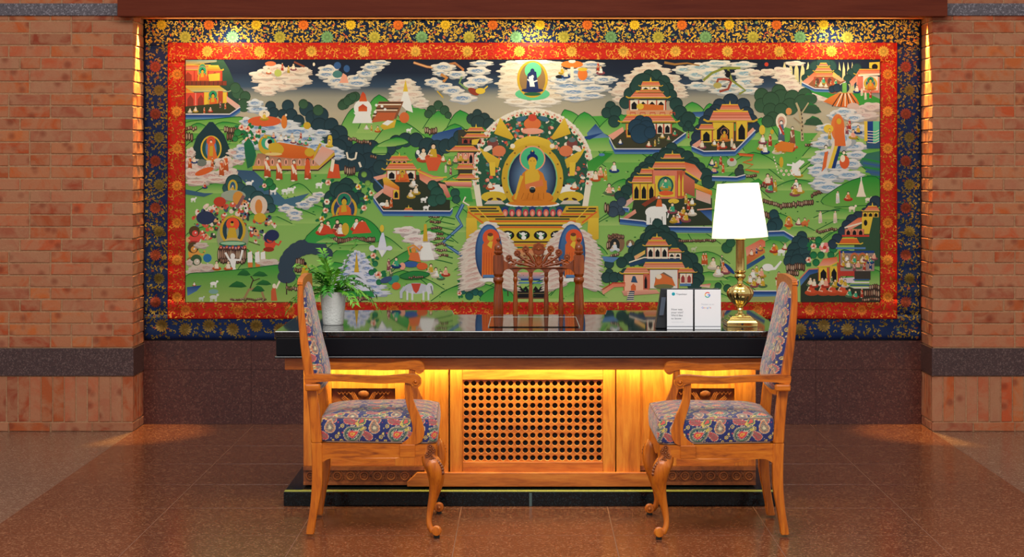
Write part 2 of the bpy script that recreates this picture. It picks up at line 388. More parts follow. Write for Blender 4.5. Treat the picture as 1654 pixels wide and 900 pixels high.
# ================================================================== TAPESTRY (drawn as layered appliques, photo units mapped on the wall plane)
def ripple(X, Z):
    k = max(0.0, min(1.0, (1.35-Z)/.8))
    return -.0022*math.sin(Z*74+1.3*math.sin(X*3.1))*(.35+k) - .0028*k*math.sin(X*62+2*math.sin(Z*9))
class Art:
    def __init__(s, y0, step=1.6e-5, cell=4, rip=False):
        s.y0, s.step, s.cell, s.rip = y0, step, cell, rip
        s.v = []; s.f = []; s.c = []; s.g = {}
        s.clip = None
    def layer(s, pts):
        c = s.cell
        i0 = int(min(p[0] for p in pts)//c); i1 = int(max(p[0] for p in pts)//c)
        j0 = int(min(p[1] for p in pts)//c); j1 = int(max(p[1] for p in pts)//c)
        g = s.g; m = 0
        ks = [(i, j) for i in range(i0, i1+1) for j in range(j0, j1+1)]
        for k in ks:
            q = g.get(k, 0)
            if q > m: m = q
        for k in ks: g[k] = m+1
        return m+1
    def add(s, pts, col, fn=None, tris=None):
        if s.clip:
            a, b, c, d = s.clip
            pts = [(min(max(x, a), b), min(max(y, c), d)) for x, y in pts]
        L = s.layer(pts); d = CAMD+s.y0; n0 = len(s.v)
        if tris is None:
            tris = [t for t in tessellate_polygon([[Vector((p[0], p[1], 0)) for p in pts]])]
        for x, y in pts:
            X = (x-VX)*d/F; Z = CAMH-(y-VY)*d/F
            s.v.append((X, s.y0-L*s.step+(ripple(X, Z) if s.rip else 0), Z))
            s.c.append(fn(x, y) if fn else col)
        for t in tris:
            a, b, c = (pts[t[0]], pts[t[1]], pts[t[2]])
            cr = (b[0]-a[0])*(c[1]-a[1])-(b[1]-a[1])*(c[0]-a[0])
            if abs(cr) < 1e-6: continue
            # image y points down, so counter-clockwise seen from the room means cr < 0
            s.f.append((t[0]+n0, t[1]+n0, t[2]+n0) if cr < 0 else (t[0]+n0, t[2]+n0, t[1]+n0))
    def poly(s, pts, c, c2=None):
        a = lin(c)
        if c2 is None: s.add(pts, a); return
        b = lin(c2); y0 = min(p[1] for p in pts); y1 = max(p[1] for p in pts)
        s.add(pts, a, lambda x, y: tuple(a[i]+(b[i]-a[i])*(y-y0)/max(.01, y1-y0) for i in range(4)))
    def ell(s, cx, cy, rx, ry, c, c2=None, rot=0, n=None, rad=False):
        n = n or max(7, min(26, int(5+(rx+ry)*.55)))
        cr, sr = math.cos(rot), math.sin(rot)
        pts = [(cx+rx*math.cos(2*PI*i/n)*cr-ry*math.sin(2*PI*i/n)*sr, cy+rx*math.cos(2*PI*i/n)*sr+ry*math.sin(2*PI*i/n)*cr) for i in range(n)]
        if rad:
            a = lin(c); b = lin(c2); pts.append((cx, cy))
            s.add(pts, a, lambda x, y: b if (x-cx)**2+(y-cy)**2 < 1e-4 else a, [(i, (i+1) % n, n) for i in range(n)])
        elif c2 is None: s.add(pts, lin(c), tris=[(0, i, i+1) for i in range(1, n-1)])
        else: s.poly(pts, c, c2)
    def line(s, pts, w, c, w2=None):
        m = len(pts); L = []; R = []
        for k in range(m):
            a = pts[max(0, k-1)]; b = pts[min(m-1, k+1)]
            dx, dy = b[0]-a[0], b[1]-a[1]; q = math.hypot(dx, dy) or 1
            ww = (w if w2 is None else w+(w2-w)*k/(m-1))/2
            L.append((pts[k][0]-dy/q*ww, pts[k][1]+dx/q*ww)); R.append((pts[k][0]+dy/q*ww, pts[k][1]-dx/q*ww))
        T = []
        for k in range(m-1): T += [(k, k+1, m+k), (k+1, m+k+1, m+k)]
        s.add(L+R, lin(c), tris=T)
    def build(s, name, mat, parent):
        me = bpy.data.meshes.new(name); me.from_pydata(s.v, [], s.f)
        a = me.color_attributes.new('Col', 'FLOAT_COLOR', 'POINT')
        a.data.foreach_set('color', [x for c in s.c for x in c])
        me.materials.append(mat)
        return link(name, me, parent)
R = random.Random(11)
A = Art(-.030); A.clip = (300, 1421, 97, 488)
NAV = (24, 32, 50); DG = (36, 64, 60); DG2 = (50, 80, 58); DGB = (38, 56, 70); SL = (52, 68, 82)
G1 = (26, 144, 54); G2 = (150, 186, 100); GM = (92, 152, 62); CW = (222, 216, 204); CP = (196, 170, 158); CB = (84, 124, 170); CBD = (52, 88, 140)
OR = (208, 96, 44); RD = (186, 62, 42); PK = (222, 156, 132); GO = (196, 160, 48); YE = (214, 182, 60); BR = (110, 74, 52); BRD = (64, 46, 40); BK = (26, 26, 30)
BL = (34, 66, 124); CR = (226, 214, 190); WH = (226, 226, 220); TE = (60, 160, 120)
def hill(pts, top=G1, bot=G2):
    if 3 < len(pts) < 12: pts = smooth_curve(pts, 4, True)
    A.poly(pts, top, bot)
    ys = min(p[1] for p in pts); up = [p for p in pts if p[1] < ys+(max(q[1] for q in pts)-ys)*.93]
    if len(up) > 1: A.line(up, 1.3, (24, 92, 44))
def peak(x0, xp, x1, yt, yb, top=G1, bot=G2):
    pts = [(x0, yb)]
    for i in range(1, 10):
        t = i/10; pts.append((x0+(xp-x0)*t, yb-(yb-yt)*(math.sin(t*PI/2)**1.15)*.97))
    pts.append((xp, yt))
    for i in range(1, 10):
        t = 1-i/10; pts.append((x1+(xp-x1)*t, yb-(yb-yt)*(math.sin(t*PI/2)**1.15)*.97))
    pts.append((x1, yb)); hill(pts, top, bot)
def trees(L, c=DG, c2=None):
    for x, y, r in L:
        A.ell(x, y, r, r*1.02, tuple(int(q*.8) for q in c)); A.ell(x, y+.4, r-1, r-1, c, tuple(min(255, int(q*1.16)) for q in (c2 or c)))
def tree(x, y, r, c=DG):
    A.line([(x, y), (x+.5, y+r*2.1)], 1.6, BRD); trees([(x-r*.5, y+r*.35, r*.62), (x+r*.5, y+r*.35, r*.62), (x, y-r*.35, r*.7)], c)
def cone(x, y, w, h, c=DG):
    n = 4
    for k in range(n, 0, -1):
        A.ell(x, y+h*(k-.5)/n, w*(.35+.65*k/n)/2, h/n*.85, tuple(int(q*(.85+.08*(k % 2))) for q in c))
def puff(x, y, w, h, rot=0, bump=.2, n=28):
    pts = []; cr, sr = math.cos(rot), math.sin(rot); m = max(5, int(w/7)); ph = (x*1.7+y) % 3
    for i in range(n):
        a = 2*PI*i/n; q = 1-bump+bump*2*abs(math.sin(a*m/2+ph)); X = w/2*math.cos(a)*q; Y = h/2*math.copysign(abs(math.sin(a))**1.25, math.sin(a))*q
        pts.append((x+X*cr-Y*sr, y+X*sr+Y*cr))
    return pts
def lobe(x, y, w, h, core=CB, edge=CW, rot=0):
    sh = tuple(int(q*.62+(core[k] if core else 150)*.2) for k, q in enumerate(edge))
    A.poly(puff(x, y+h*.16, w*1.02, h*1.02, rot), sh); A.poly(puff(x, y, w, h*.92, rot), edge, tuple(int(q*.93) for q in edge))
    if core:
        lt = tuple(int(q*.45+edge[k]*.55) for k, q in enumerate(core)); s_ = 1 if (int(x*3+y) % 2) else -1
        A.ell(x+s_*w*.05, y+h*.12, w*.36, h*.30, lt, edge, rot); A.ell(x+s_*w*.04, y+h*.06, w*.25, h*.23, core, lt, rot)
        for k in (-1, 1):
            A.line([(x+k*w*.30, y+h*.05), (x+k*w*.22, y-h*.16), (x+k*w*.10, y-h*.08), (x+k*w*.13, y+h*.10)], max(.6, h*.07), lt)
        A.line([(x-w*.1, y+h*.2), (x, y-h*.02), (x+w*.12, y+h*.18)], max(.5, h*.06), edge)
def lens(x, y, w, h, rot=0):
    pts = []; n = 14; cr, sr = math.cos(rot), math.sin(rot)
    for i in range(n):
        a = 2*PI*i/n; X = w/2*math.copysign(abs(math.cos(a))**1.0, math.cos(a)); Y = h/2*math.copysign(abs(math.sin(a))**1.6, math.sin(a))
        pts.append((x+X*cr-Y*sr, y+X*sr+Y*cr))
    return pts
def clouds(L, core=CB, edge=CW):
    for x, y, w, h in L: lobe(x, y, w, h, core, edge)
def rocks(x0, x1, y, h=7, y1=None):
    y1 = y if y1 is None else y1; n = max(2, int((x1-x0)/3.2))
    for i in range(n):
        t = (i+.5)/n; x = x0+(x1-x0)*t; yy = y+(y1-y)*t+R.uniform(-1.5, 1.5)
        A.ell(x, yy, 2.4, h*.5, BRD); A.ell(x-.3, yy-.5, 1.3, h*.32, R.choice([(150, 116, 96), (128, 92, 70), (176, 150, 124)]))
def head(x, y, r=1.8, skin=(226, 196, 160), hair=BK):
    A.ell(x, y-r*.35, r*1.05, r*1.05, hair); A.ell(x, y, r*.8, r*.9, skin)
def seated(x, y, s=6, robe=OR, top=PK, skin=(226, 196, 160), hair=BK):
    A.ell(x, y, s*.95, s*.42, robe, tuple(int(q*.75) for q in robe)); A.poly([(x-s*.42, y), (x-s*.32, y-s*.95), (x+s*.32, y-s*.95), (x+s*.45, y)], top)
    A.line([(x-s*.35, y-s*.8), (x-s*.6, y-s*.3), (x-s*.1, y-s*.2)], s*.16, skin); head(x, y-s*1.2, s*.3, skin, hair)
def stand(x, y, h=22, robe=OR, skin=(226, 196, 160), sash=None):
    A.poly([(x-h*.16, y), (x-h*.12, y-h*.78), (x+h*.1, y-h*.8), (x+h*.17, y)], robe, tuple(int(q*.8) for q in robe))
    A.line([(x-h*.1, y-h*.7), (x-h*.02, y-h*.35), (x+h*.1, y-h*.5)], h*.07, skin)
    if sash: A.line([(x-h*.1, y-h*.76), (x+h*.12, y-h*.3)], h*.09, sash)
    A.ell(x-h*.05, y, h*.1, h*.04, CR); head(x, y-h*.88, h*.085, skin)
def crowd(L, s=6):
    for x, y in L:
        k = R.random(); robe = R.choice([OR, RD, BL, (90, 120, 80), GO, (150, 80, 90), CR]); top = R.choice([PK, CR, CR, GO, WH, TE])
        if k < .65: seated(x, y, s*R.uniform(.85, 1.15), robe, top)
        else: stand(x, y+s*.4, s*2.2, robe)
def nimbus(x, y, rx, ry, ring=GO, inn=BL, core=(96, 130, 170), t=3):
    A.ell(x, y, rx, ry, ring); A.ell(x, y, rx-t, ry-t, (110, 170, 130)); A.ell(x, y, rx-t-1, ry-t-1, tuple(int(q*.7) for q in inn), core, rad=True)
def buddha(x, y, s, robe=OR, skin=GO, halo=TE, aura=None, hair=(30, 36, 60)):
    """y is the seat line, s the total body height"""
    if aura: nimbus(x, y-s*.5, aura[0], aura[1], t=max(1.6, aura[0]*.16))
    A.ell(x, y-s*.86, s*.34, s*.34, tuple(int(q*.8) for q in PK)); A.ell(x, y-s*.86, s*.30, s*.30, halo)
    A.ell(x, y-s*.08, s*.56, s*.15, robe, tuple(int(q*.8) for q in robe))
    A.poly([(x-s*.24, y-s*.1), (x-s*.28, y-s*.5), (x-s*.12, y-s*.64), (x+s*.12, y-s*.64), (x+s*.28, y-s*.5), (x+s*.26, y-s*.1)], robe)
    A.poly([(x-s*.14, y-s*.3), (x-s*.12, y-s*.62), (x+s*.08, y-s*.62), (x+s*.12, y-s*.34)], skin)
    A.line([(x-s*.24, y-s*.5), (x-s*.34, y-s*.25), (x-s*.3, y-s*.02)], s*.09, skin)
    A.line([(x+s*.26, y-s*.45), (x+s*.28, y-s*.25), (x+s*.02, y-s*.2)], s*.09, robe)
    A.ell(x, y-s*.83, s*.15, s*.15, hair); A.ell(x, y-s*.97, s*.06, s*.06, hair); A.ell(x, y-s*.76, s*.115, s*.15, skin)
def roof(x, y, wt, wb, h, c1=OR, c2=PK, eave=GO):
    A.poly([(x-wt/2, y), (x+wt/2, y), (x+wb/2, y+h), (x-wb/2, y+h)], c1, c2)
    for k in (.35, .65):
        ww = wt+(wb-wt)*k; A.line([(x-ww/2, y+h*k), (x+ww/2, y+h*k)], max(.6, h*.08), tuple(int(q*.88) for q in c1))
    A.line([(x-wt/2, y), (x+wt/2, y)], max(1, h*.14), YE)
    e = h*.55
    A.line([(x-wb/2-e, y+h-e*.35), (x-wb/2-e*.3, y+h), (x+wb/2+e*.3, y+h), (x+wb/2+e, y+h-e*.35)], max(1.2, h*.2), eave)
    A.line([(x-wb/2, y+h+h*.14), (x+wb/2, y+h+h*.14)], max(.8, h*.12), BRD)
def hall(x, y, w, h, c=CR, n=2, pil=(180, 80, 60), arch=BK):
    A.poly([(x-w/2, y), (x+w/2, y), (x+w/2, y+h), (x-w/2, y+h)], c)
    for i in range(n+1):
        xx = x-w/2+w*i/n; A.line([(xx, y), (xx, y+h)], max(1, w*.035), pil)
    for i in range(n):
        xx = x-w/2+w*(i+.5)/n; q = w/n*.3
        A.poly([(xx-q, y+h*.92), (xx-q, y+h*.4), (xx, y+h*.12), (xx+q, y+h*.4), (xx+q, y+h*.92)], arch)
def finial(x, y, s=5): A.poly([(x-s*.3, y), (x, y-s*1.3), (x+s*.3, y)], YE)
def flower(x, y, r=4, c=PK, leaf=True):
    if leaf:
        for k in range(4): a = R.uniform(0, 6.3); A.ell(x+r*1.4*math.cos(a), y+r*1.3*math.sin(a), r*.9, r*.5, (34, 112, 66), None, a)
    for k in range(6): A.ell(x+r*.5*math.cos(k*1.05), y+r*.5*math.sin(k*1.05), r*.5, r*.5, c if k % 2 else CR)
    A.ell(x, y, r*.35, r*.35, RD)
def animal(x, y, s=6, c=WH, d=1):
    A.ell(x, y, s*.7, s*.36, c); A.ell(x+d*s*.75, y-s*.4, s*.26, s*.24, c)
    for k in (-.5, -.25, .3, .5): A.line([(x+k*s, y+s*.2), (x+k*s*1.05, y+s*.8)], s*.14, c)
    A.line([(x+d*s*.5, y-s*.1), (x+d*s*.8, y-s*.5)], s*.2, c)
def moat(pts, t=7, wall=(206, 206, 206)):
    """pts: the lower rim of a terrace, left to right"""
    m = len(pts)
    for k, c in ((0, (30, 58, 120)), (1, (46, 84, 146)), (2, (84, 126, 160))):
        A.poly([(x, y+t*k/3) for x, y in pts]+[(x, y+t*(k+1)/3+.4) for x, y in reversed(pts)], c)
    A.line(pts, 1.8, wall)
def spruce_pad(x, y, w, h, c=(34, 88, 46)):
    A.poly([(x-w, y+h*.6), (x-w*.6, y-h*.3), (x-w*.1, y-h), (x+w*.5, y-h*.6), (x+w, y+h*.5), (x+w*.4, y+h*.8)], (40, 110, 52), c)
# ---------- sky
def band(y0, y1, a, b, x0=300, x1=1421): A.poly([(x0, y0), (x1, y0), (x1, y1), (x0, y1)], a, b)
band(97, 118, NAV, (28, 38, 58)); band(118, 140, (28, 38, 58), (52, 72, 94)); band(140, 158, (52, 72, 94), (150, 148, 132)); band(158, 184, (150, 148, 132), (176, 166, 142)); band(184, 240, (176, 166, 142), (170, 164, 120))
# ---------- ground
A.poly([(300, 488), (300, 190), (380, 188), (470, 196), (560, 205), (640, 190), (700, 200), (770, 196), (900, 190), (1000, 186), (1100, 178), (1200, 185), (1300, 215), (1421, 215), (1421, 488)], (70, 156, 60), (156, 186, 104))
for k in range(120):
    x = R.uniform(310, 1410); y = R.uniform(215, 480); wd = R.uniform(24, 62); hh = R.uniform(9, 24)
    peak(x-wd, x+R.uniform(-.3, .3)*wd, x+wd, y-hh, y+hh*.5, R.choice([(34, 142, 52), (50, 148, 56), (72, 156, 62)]), R.choice([G2, (132, 178, 88), (156, 186, 104)]))
# distant hills
for q in ((540, 575, 620, 172, 226), (575, 612, 660, 153, 215), (640, 668, 722, 168, 216), (600, 640, 700, 194, 232), (680, 708, 742, 179, 212), (712, 743, 790, 178, 226), (700, 735, 770, 200, 230),
          (900, 912, 960, 177, 210), (912, 944, 980, 181, 222), (950, 1000, 1040, 183, 226), (1092, 1118, 1150, 165, 192), (1128, 1146, 1176, 167, 196), (1060, 1110, 1170, 184, 236), (1195, 1230, 1260, 190, 226), (930, 968, 1010, 214, 244)):
    peak(*q)
# rivers
A.poly([(700, 216), (745, 205), (752, 222), (790, 226), (760, 240), (690, 236)], BL, (76, 112, 150))
A.poly([(948, 215), (962, 200), (975, 215), (985, 222), (950, 224)], BL, (100, 136, 170)); A.poly([(938, 222), (975, 214), (952, 226)], BL)
A.poly([(1118, 181), (1142, 180), (1136, 190), (1122, 188)], BL, CB)
A.line([(748, 330), (738, 350), (746, 364), (715, 392), (745, 412), (762, 430)], 6, (54, 88, 132)); A.line([(748, 330), (738, 350), (746, 364), (715, 392), (745, 412), (762, 430)], 2, (110, 150, 190))
for k in range(9):
    y = 345+k*9; A.line([(700-k*1.2, y), (716, y+5), (735-k*.5, y+9)], 1.6, (30, 100, 46)); rocks(690+k*2, 708+k*2, y-4, 5)
A.poly([(376, 274), (410, 276), (460, 322), (500, 312), (470, 340), (420, 322)], (56, 84, 112), (70, 110, 130))
# ---------- top-left palace
A.poly([(340, 97), (361, 97), (370, 112), (378, 132), (384, 150), (388, 172), (340, 172)], DG2, DG)
trees([(384, 150, 10), (396, 156, 9), (394, 170, 11), (380, 142, 9)], DG2)
A.poly([(300, 97), (350, 97), (350, 100), (300, 106)], (120, 140, 130), GO)
roof(318, 105, 44, 78, 8); roof(345, 106, 16, 24, 8, YE, OR); hall(325, 114, 66, 18, (206, 84, 60), 3, RD, (150, 60, 40)); A.poly([(336, 120), (355, 118), (355, 130), (338, 131)], YE)
A.ell(327, 116, 8, 14, GO); A.ell(327, 115, 6.5, 12, (60, 130, 96)); buddha(327, 131, 20, OR, GO, (40, 150, 100))
A.poly([(300, 131), (366, 131), (366, 138), (300, 138)], (120, 56, 40))
for k in range(9): A.line([(303+k*7, 131), (303+k*7, 138)], 1, BRD)
roof(322, 139, 66, 92, 9, GO, (188, 190, 130), (150, 160, 120)); A.poly([(300, 142), (318, 152), (300, 156)], OR, YE)
hall(316, 150, 34, 26, (204, 74, 56), 2, PK, (140, 60, 46)); hall(348, 149, 38, 26, YE, 1, RD, BK); A.poly([(352, 147), (360, 147), (360, 170), (352, 170)], (170, 72, 46))
buddha(344, 172, 22, OR, GO, (40, 140, 90), (9, 13))
A.poly([(300, 176), (300, 172), (368, 166), (388, 174), (371, 184), (300, 184)], (58, 66, 44)); A.poly([(366, 155), (388, 171), (384, 178), (366, 164)], PK, CP)
crowd([(307, 181), (316, 180), (330, 181), (340, 180), (356, 172), (364, 174)], 4.5)
moat([(300, 184.5), (371, 184.5), (388, 173)], 8)
hill([(300, 214), (300, 198), (350, 192), (395, 190), (400, 212)], (84, 156, 60), G2); hill([(300, 214), (318, 199), (336, 206), (345, 214)]); hill([(345, 208), (360, 197), (392, 203), (400, 212)])
rocks(300, 318, 208, 8); rocks(362, 400, 210, 12); rocks(300, 312, 222, 16); rocks(366, 378, 222, 14); rocks(384, 396, 214, 12)
# standing figure in dark mandorla
A.poly([(310, 262), (309, 246), (318, 220), (332, 204), (338, 197), (344, 197), (350, 204), (362, 218), (371, 240), (370, 258), (350, 266)], (30, 56, 66), DG)
A.ell(341, 240, 17, 21, YE); A.ell(341, 240, 14.6, 18.6, (44, 84, 74)); A.ell(341, 240, 9, 17, CB)
A.ell(341, 228, 7.5, 8, (206, 84, 50)); A.poly([(335, 258), (336, 234), (341, 228), (346, 234), (352, 258)], (214, 110, 50)); A.poly([(338, 252), (339, 236), (344, 236), (344, 252)], GO); head(341, 229, 2.4)
clouds([(308, 262, 30, 16), (330, 268, 36, 18), (364, 262, 34, 18), (380, 246, 26, 12), (384, 260, 20, 10), (312, 280, 34, 16), (340, 284, 40, 16), (366, 278, 34, 16), (320, 294, 40, 10), (352, 290, 40, 10), (308, 246, 14, 16)], (190, 140, 130), (216, 204, 190))
for x, y, h in ((307, 272, 20), (358, 284, 26), (365, 276, 26), (343, 270, 16)): stand(x, y, h)
A.ell(330, 277, 16, 5, OR, None, -.35); A.ell(326, 263, 8, 6, (110, 120, 110)); seated(314, 262, 6, BL, CR)
# blue flower cloud bank behind the reclining figure
trees([(437, 172, 9), (442, 182, 9), (465, 171, 10), (470, 186, 11), (456, 184, 8), (482, 195, 10), (495, 176, 12), (505, 190, 12), (518, 186, 13), (516, 204, 14), (535, 202, 12), (548, 216, 14), (535, 222, 14), (556, 232, 14), (560, 250, 14), (580, 246, 16), (545, 240, 16), (600, 240, 14), (596, 262, 16), (575, 262, 16), (550, 262, 14), (605, 282, 14), (614, 300, 12), (590, 284, 12)], (36, 58, 66))
trees([(490, 168, 8), (514, 178, 9), (566, 160, 9), (556, 168, 9), (574, 156, 8)], DG2)
clouds([(415, 176, 30, 12), (412, 166, 24, 12), (452, 200, 60, 14), (425, 206, 70, 16), (400, 196, 24, 14), (480, 212, 60, 16), (500, 224, 40, 14), (430, 220, 60, 16), (408, 230, 30, 20), (512, 236, 40, 14), (535, 244, 36, 14), (392, 240, 26, 14), (388, 252, 22, 10), (520, 214, 26, 10), (470, 228, 40, 12), (545, 252, 24, 9)], CB, (208, 212, 212))
A.ell(427, 196, 27, 8.5, (206, 92, 50)); seated(427, 192, 8, GO, YE); A.ell(427, 184, 9, 6, CR); seated(427, 192, 7, GO, YE); A.ell(459, 197, 5, 11, (208, 120, 50)); head(462, 186, 2.5, CR)
A.ell(496, 203, 6, 6, GO); A.ell(533, 228, 4, 10, YE); A.ell(533, 222, 3.5, 4, YE); seated(532, 236, 7, YE, YE)
for x, y in ((400, 208), (410, 224), (400, 226), (418, 213)): flower(x, y, 5, (226, 150, 120))
A.poly([(394, 232), (402, 222), (410, 235), (414, 250), (408, 268), (400, 272), (396, 252)], (30, 110, 70), (40, 96, 70)); flower(390, 206, 5); trees([(384, 214, 6), (380, 224, 5)], (44, 120, 60))
# reclining figure on its couch
A.poly([(408, 274), (416, 248), (510, 246), (540, 246), (541, 252), (516, 275)], (150, 110, 80), (206, 150, 120))
for k in range(9): A.ell(418+k*11, 262, 3, 6, PK); A.ell(418+k*11, 262, 1.4, 4, (110, 80, 64))
A.poly([(408, 268), (512, 268), (540, 246), (541, 250), (514, 273), (408, 273)], GO); A.line([(408, 275), (514, 275), (541, 252)], 2, BRD)
A.poly([(506, 258), (520, 236), (541, 244), (516, 268)], PK, CP); A.line([(504, 258), (518, 232)], 4, GO)
A.ell(432, 234, 15, 16, GO); A.ell(433, 231, 11, 11, TE); A.ell(434, 232, 6, 8, CW); A.ell(436, 229, 4, 4, BK)
A.poly([(436, 232), (452, 230), (470, 233), (496, 238), (508, 246), (506, 256), (470, 256), (436, 252)], (208, 108, 44), (196, 92, 36)); A.ell(446, 240, 13, 9, GO, None, .3); A.ell(438, 236, 4, 4.6, GO); A.ell(500, 246, 8, 7, GO)
A.ell(442, 249, 14, 2.5, (214, 190, 120))
crowd([(428, 222), (442, 222), (454, 226), (462, 226), (474, 230), (484, 232), (494, 234), (486, 222), (500, 226), (472, 222)], 5)
for x, y, h in ((432, 286, 34), (451, 290, 34), (475, 292, 34), (497, 289, 34)): stand(x, y, h, (204, 88, 46), CR, (224, 206, 180))
A.poly([(528, 288), (532, 272), (538, 264), (547, 266), (550, 288)], (204, 84, 46)); A.poly([(533, 276), (536, 256), (541, 258), (538, 278)], CR); A.ell(497, 270, 4, 14, (204, 84, 46))
for x, y in ((402, 296), (460, 308), (515, 298), (470, 306), (441, 308)): animal(x, y, 8)
tree(435, 298, 10, (40, 110, 60)); flower(427, 300, 4); flower(530, 295, 5)
# small figure in the dark mound
trees([(368, 304, 9), (378, 296, 14), (386, 308, 14), (402, 312, 13), (416, 320, 12), (430, 326, 12), (438, 336, 8)], (44, 76, 78)); nimbus(376, 302, 8, 12); seated(376, 308, 6, GO, GO)
seated(331, 303, 5, BL, RD); animal(312, 322, 6)
clouds([(462, 336, 24, 12), (475, 344, 24, 12), (492, 330, 26, 12), (506, 322, 24, 10), (478, 352, 20, 7), (515, 314, 20, 8)], CB)
A.poly([(300, 306), (330, 312), (345, 312), (330, 318), (300, 314)], (60, 96, 120))
# the temptation scene
for k in range(130):
    a = R.uniform(-PI, .15); rr = R.uniform(30, 72); x = 376+rr*1.02*math.cos(a); y = 388+rr*1.0*math.sin(a)
    if y > 470 or x < 304: continue
    c = R.choice([(206, 90, 70), (190, 70, 52), (66, 80, 104), (220, 196, 180), (214, 160, 110), (60, 70, 60), (150, 130, 120), (90, 110, 140), (224, 210, 196)])
    A.ell(x, y, R.uniform(2.5, 6), R.uniform(2, 4.5), c, None, R.uniform(0, 3)); A.ell(x+R.uniform(-2, 2), y-2, 1.8, 1.8, R.choice([BK, CR, OR, RD]))
A.ell(377, 316, 20, 9, (150, 160, 140)); A.ell(385, 320, 9, 11, (204, 140, 60)); A.ell(355, 326, 10, 8, RD); A.line([(383, 336), (394, 316)], 5, (130, 90, 90)); A.ell(418, 332, 14, 16, (210, 190, 170)); A.ell(418, 334, 6, 12, (206, 130, 60)); A.ell(332, 352, 15, 11, (44, 56, 84)); A.ell(420, 352, 10, 8, GO)
A.ell(376, 382, 26, 30, (146, 152, 118))
A.ell(376, 372, 21, 24, GO); A.ell(376, 372, 16.5, 21, (40, 64, 74)); A.ell(376, 374, 10, 17, (140, 150, 130)); A.ell(376, 362, 10.5, 10.5, (222, 84, 50)); A.ell(375, 362, 3, 3.6, GO); A.ell(375, 359, 2.6, 2, BK)
A.poly([(370, 368), (380, 368), (384, 386), (366, 386)], GO); A.ell(376, 389, 13, 5, (200, 170, 110))
A.ell(376, 394, 22, 5.5, (40, 104, 70)); A.ell(376, 393, 20, 3, (150, 190, 150))
for k in range(9): A.ell(357+k*4.8, 401, 3, 4.5, (RD, BL)[k % 2]); A.ell(357+k*4.8, 401, 1.4, 2.6, PK)
rocks(352, 398, 412, 24); rocks(356, 396, 422, 10)
# white dancers, demons
A.line([(364, 408), (371, 420), (388, 420), (392, 404)], 3.6, WH); A.ell(376, 414, 4, 5, WH); A.poly([(370, 418), (382, 418), (380, 432), (383, 438), (376, 437)], WH)
for x in (404, 416, 425): A.poly([(x-3, 432), (x-4, 414), (x, 404), (x+4, 412), (x+4, 432)], (208, 120, 56)); A.poly([(x-4, 424), (x-4, 408), (x+3, 406), (x+4, 424)], WH)
for (x, y, c, hc) in ((315, 384, (214, 76, 66), (84, 66, 40)), (313, 410, (214, 150, 70), (84, 66, 40)), (436, 394, (206, 74, 52), (40, 50, 86)), (318, 430, (200, 190, 170), (60, 90, 60))):
    A.ell(x, y, 9, 10, c); A.line([(x+4, y-3), (x+14, y+2), (x+18, y-5)], 3, c); A.ell(x-1, y-10, 9, 9, hc); A.ell(x, y-7, 5, 5, c); A.ell(x-2, y+9, 9, 4, tuple(int(q*.7) for q in c)); A.ell(x+1, y-8, 1.4, 1.4, WH)
A.ell(440, 380, 11, 9, (40, 50, 84)); A.ell(335, 417, 7, 7, (44, 110, 160)); A.line([(420, 396), (402, 390)], 1, BRD)
clouds([(318, 438, 34, 14), (334, 432, 26, 12), (434, 424, 34, 12), (325, 396, 22, 9), (306, 424, 10, 10)], (180, 150, 140), (204, 190, 176))
for x, y in ((350, 434), (369, 434)): seated(x, y, 8, OR, CR)
# lower left lawn
hill([(300, 488), (300, 446), (340, 440), (400, 434), (455, 428), (475, 440), (475, 488)], (52, 144, 56), (150, 172, 92))
A.line([(395, 482), (402, 468), (412, 466), (422, 468), (427, 483)], 4, (150, 124, 84)); A.line([(404, 466), (409, 452), (405, 446)], 2, BRD); A.line([(409, 454), (420, 450)], 1.4, BRD)
for x, y, w_, h_ in ((394, 441, 11, 6), (420, 443, 13, 5), (384, 460, 15, 6), (426, 457, 13, 5), (417, 467, 11, 6)): spruce_pad(x, y, w_, h_)
rocks(372, 430, 484, 4); A.poly([(302, 464), (326, 461), (318, 470), (303, 478)], BL, CB); animal(345, 458, 8); animal(345, 480, 9, (200, 206, 196)); animal(325, 482, 6, (190, 200, 190)); crowd([(314, 461)], 4); A.ell(345, 471, 8, 4, (120, 160, 150))
A.poly([(438, 486), (438, 470), (444, 458), (448, 486)], (190, 90, 56)); A.ell(443, 462, 3, 4, CR); A.line([(446, 466), (453, 452)], 3, CR)
# slate arching shape
for k in range(24):
    t = k/23; a = PI*1.0+t*PI*.62; x = 502+40*math.cos(a); y = 434+36*math.sin(a)
    A.ell(x, y, 12+1.2*math.sin(k*1.9), 12+1.2*math.sin(k*1.9), SL)
A.ell(526, 410, 12, 11, SL); A.ell(462, 434, 12, 14, SL); A.ell(463, 447, 15, 11, SL)
A.line([(463, 456), (463, 476)], 2, BRD); rocks(478, 492, 424, 14); rocks(476, 500, 436, 8); A.poly([(484, 452), (490, 428), (495, 426), (502, 452)], GO); A.ell(493, 426, 2.5, 3, BK); rocks(462, 500, 466, 8)
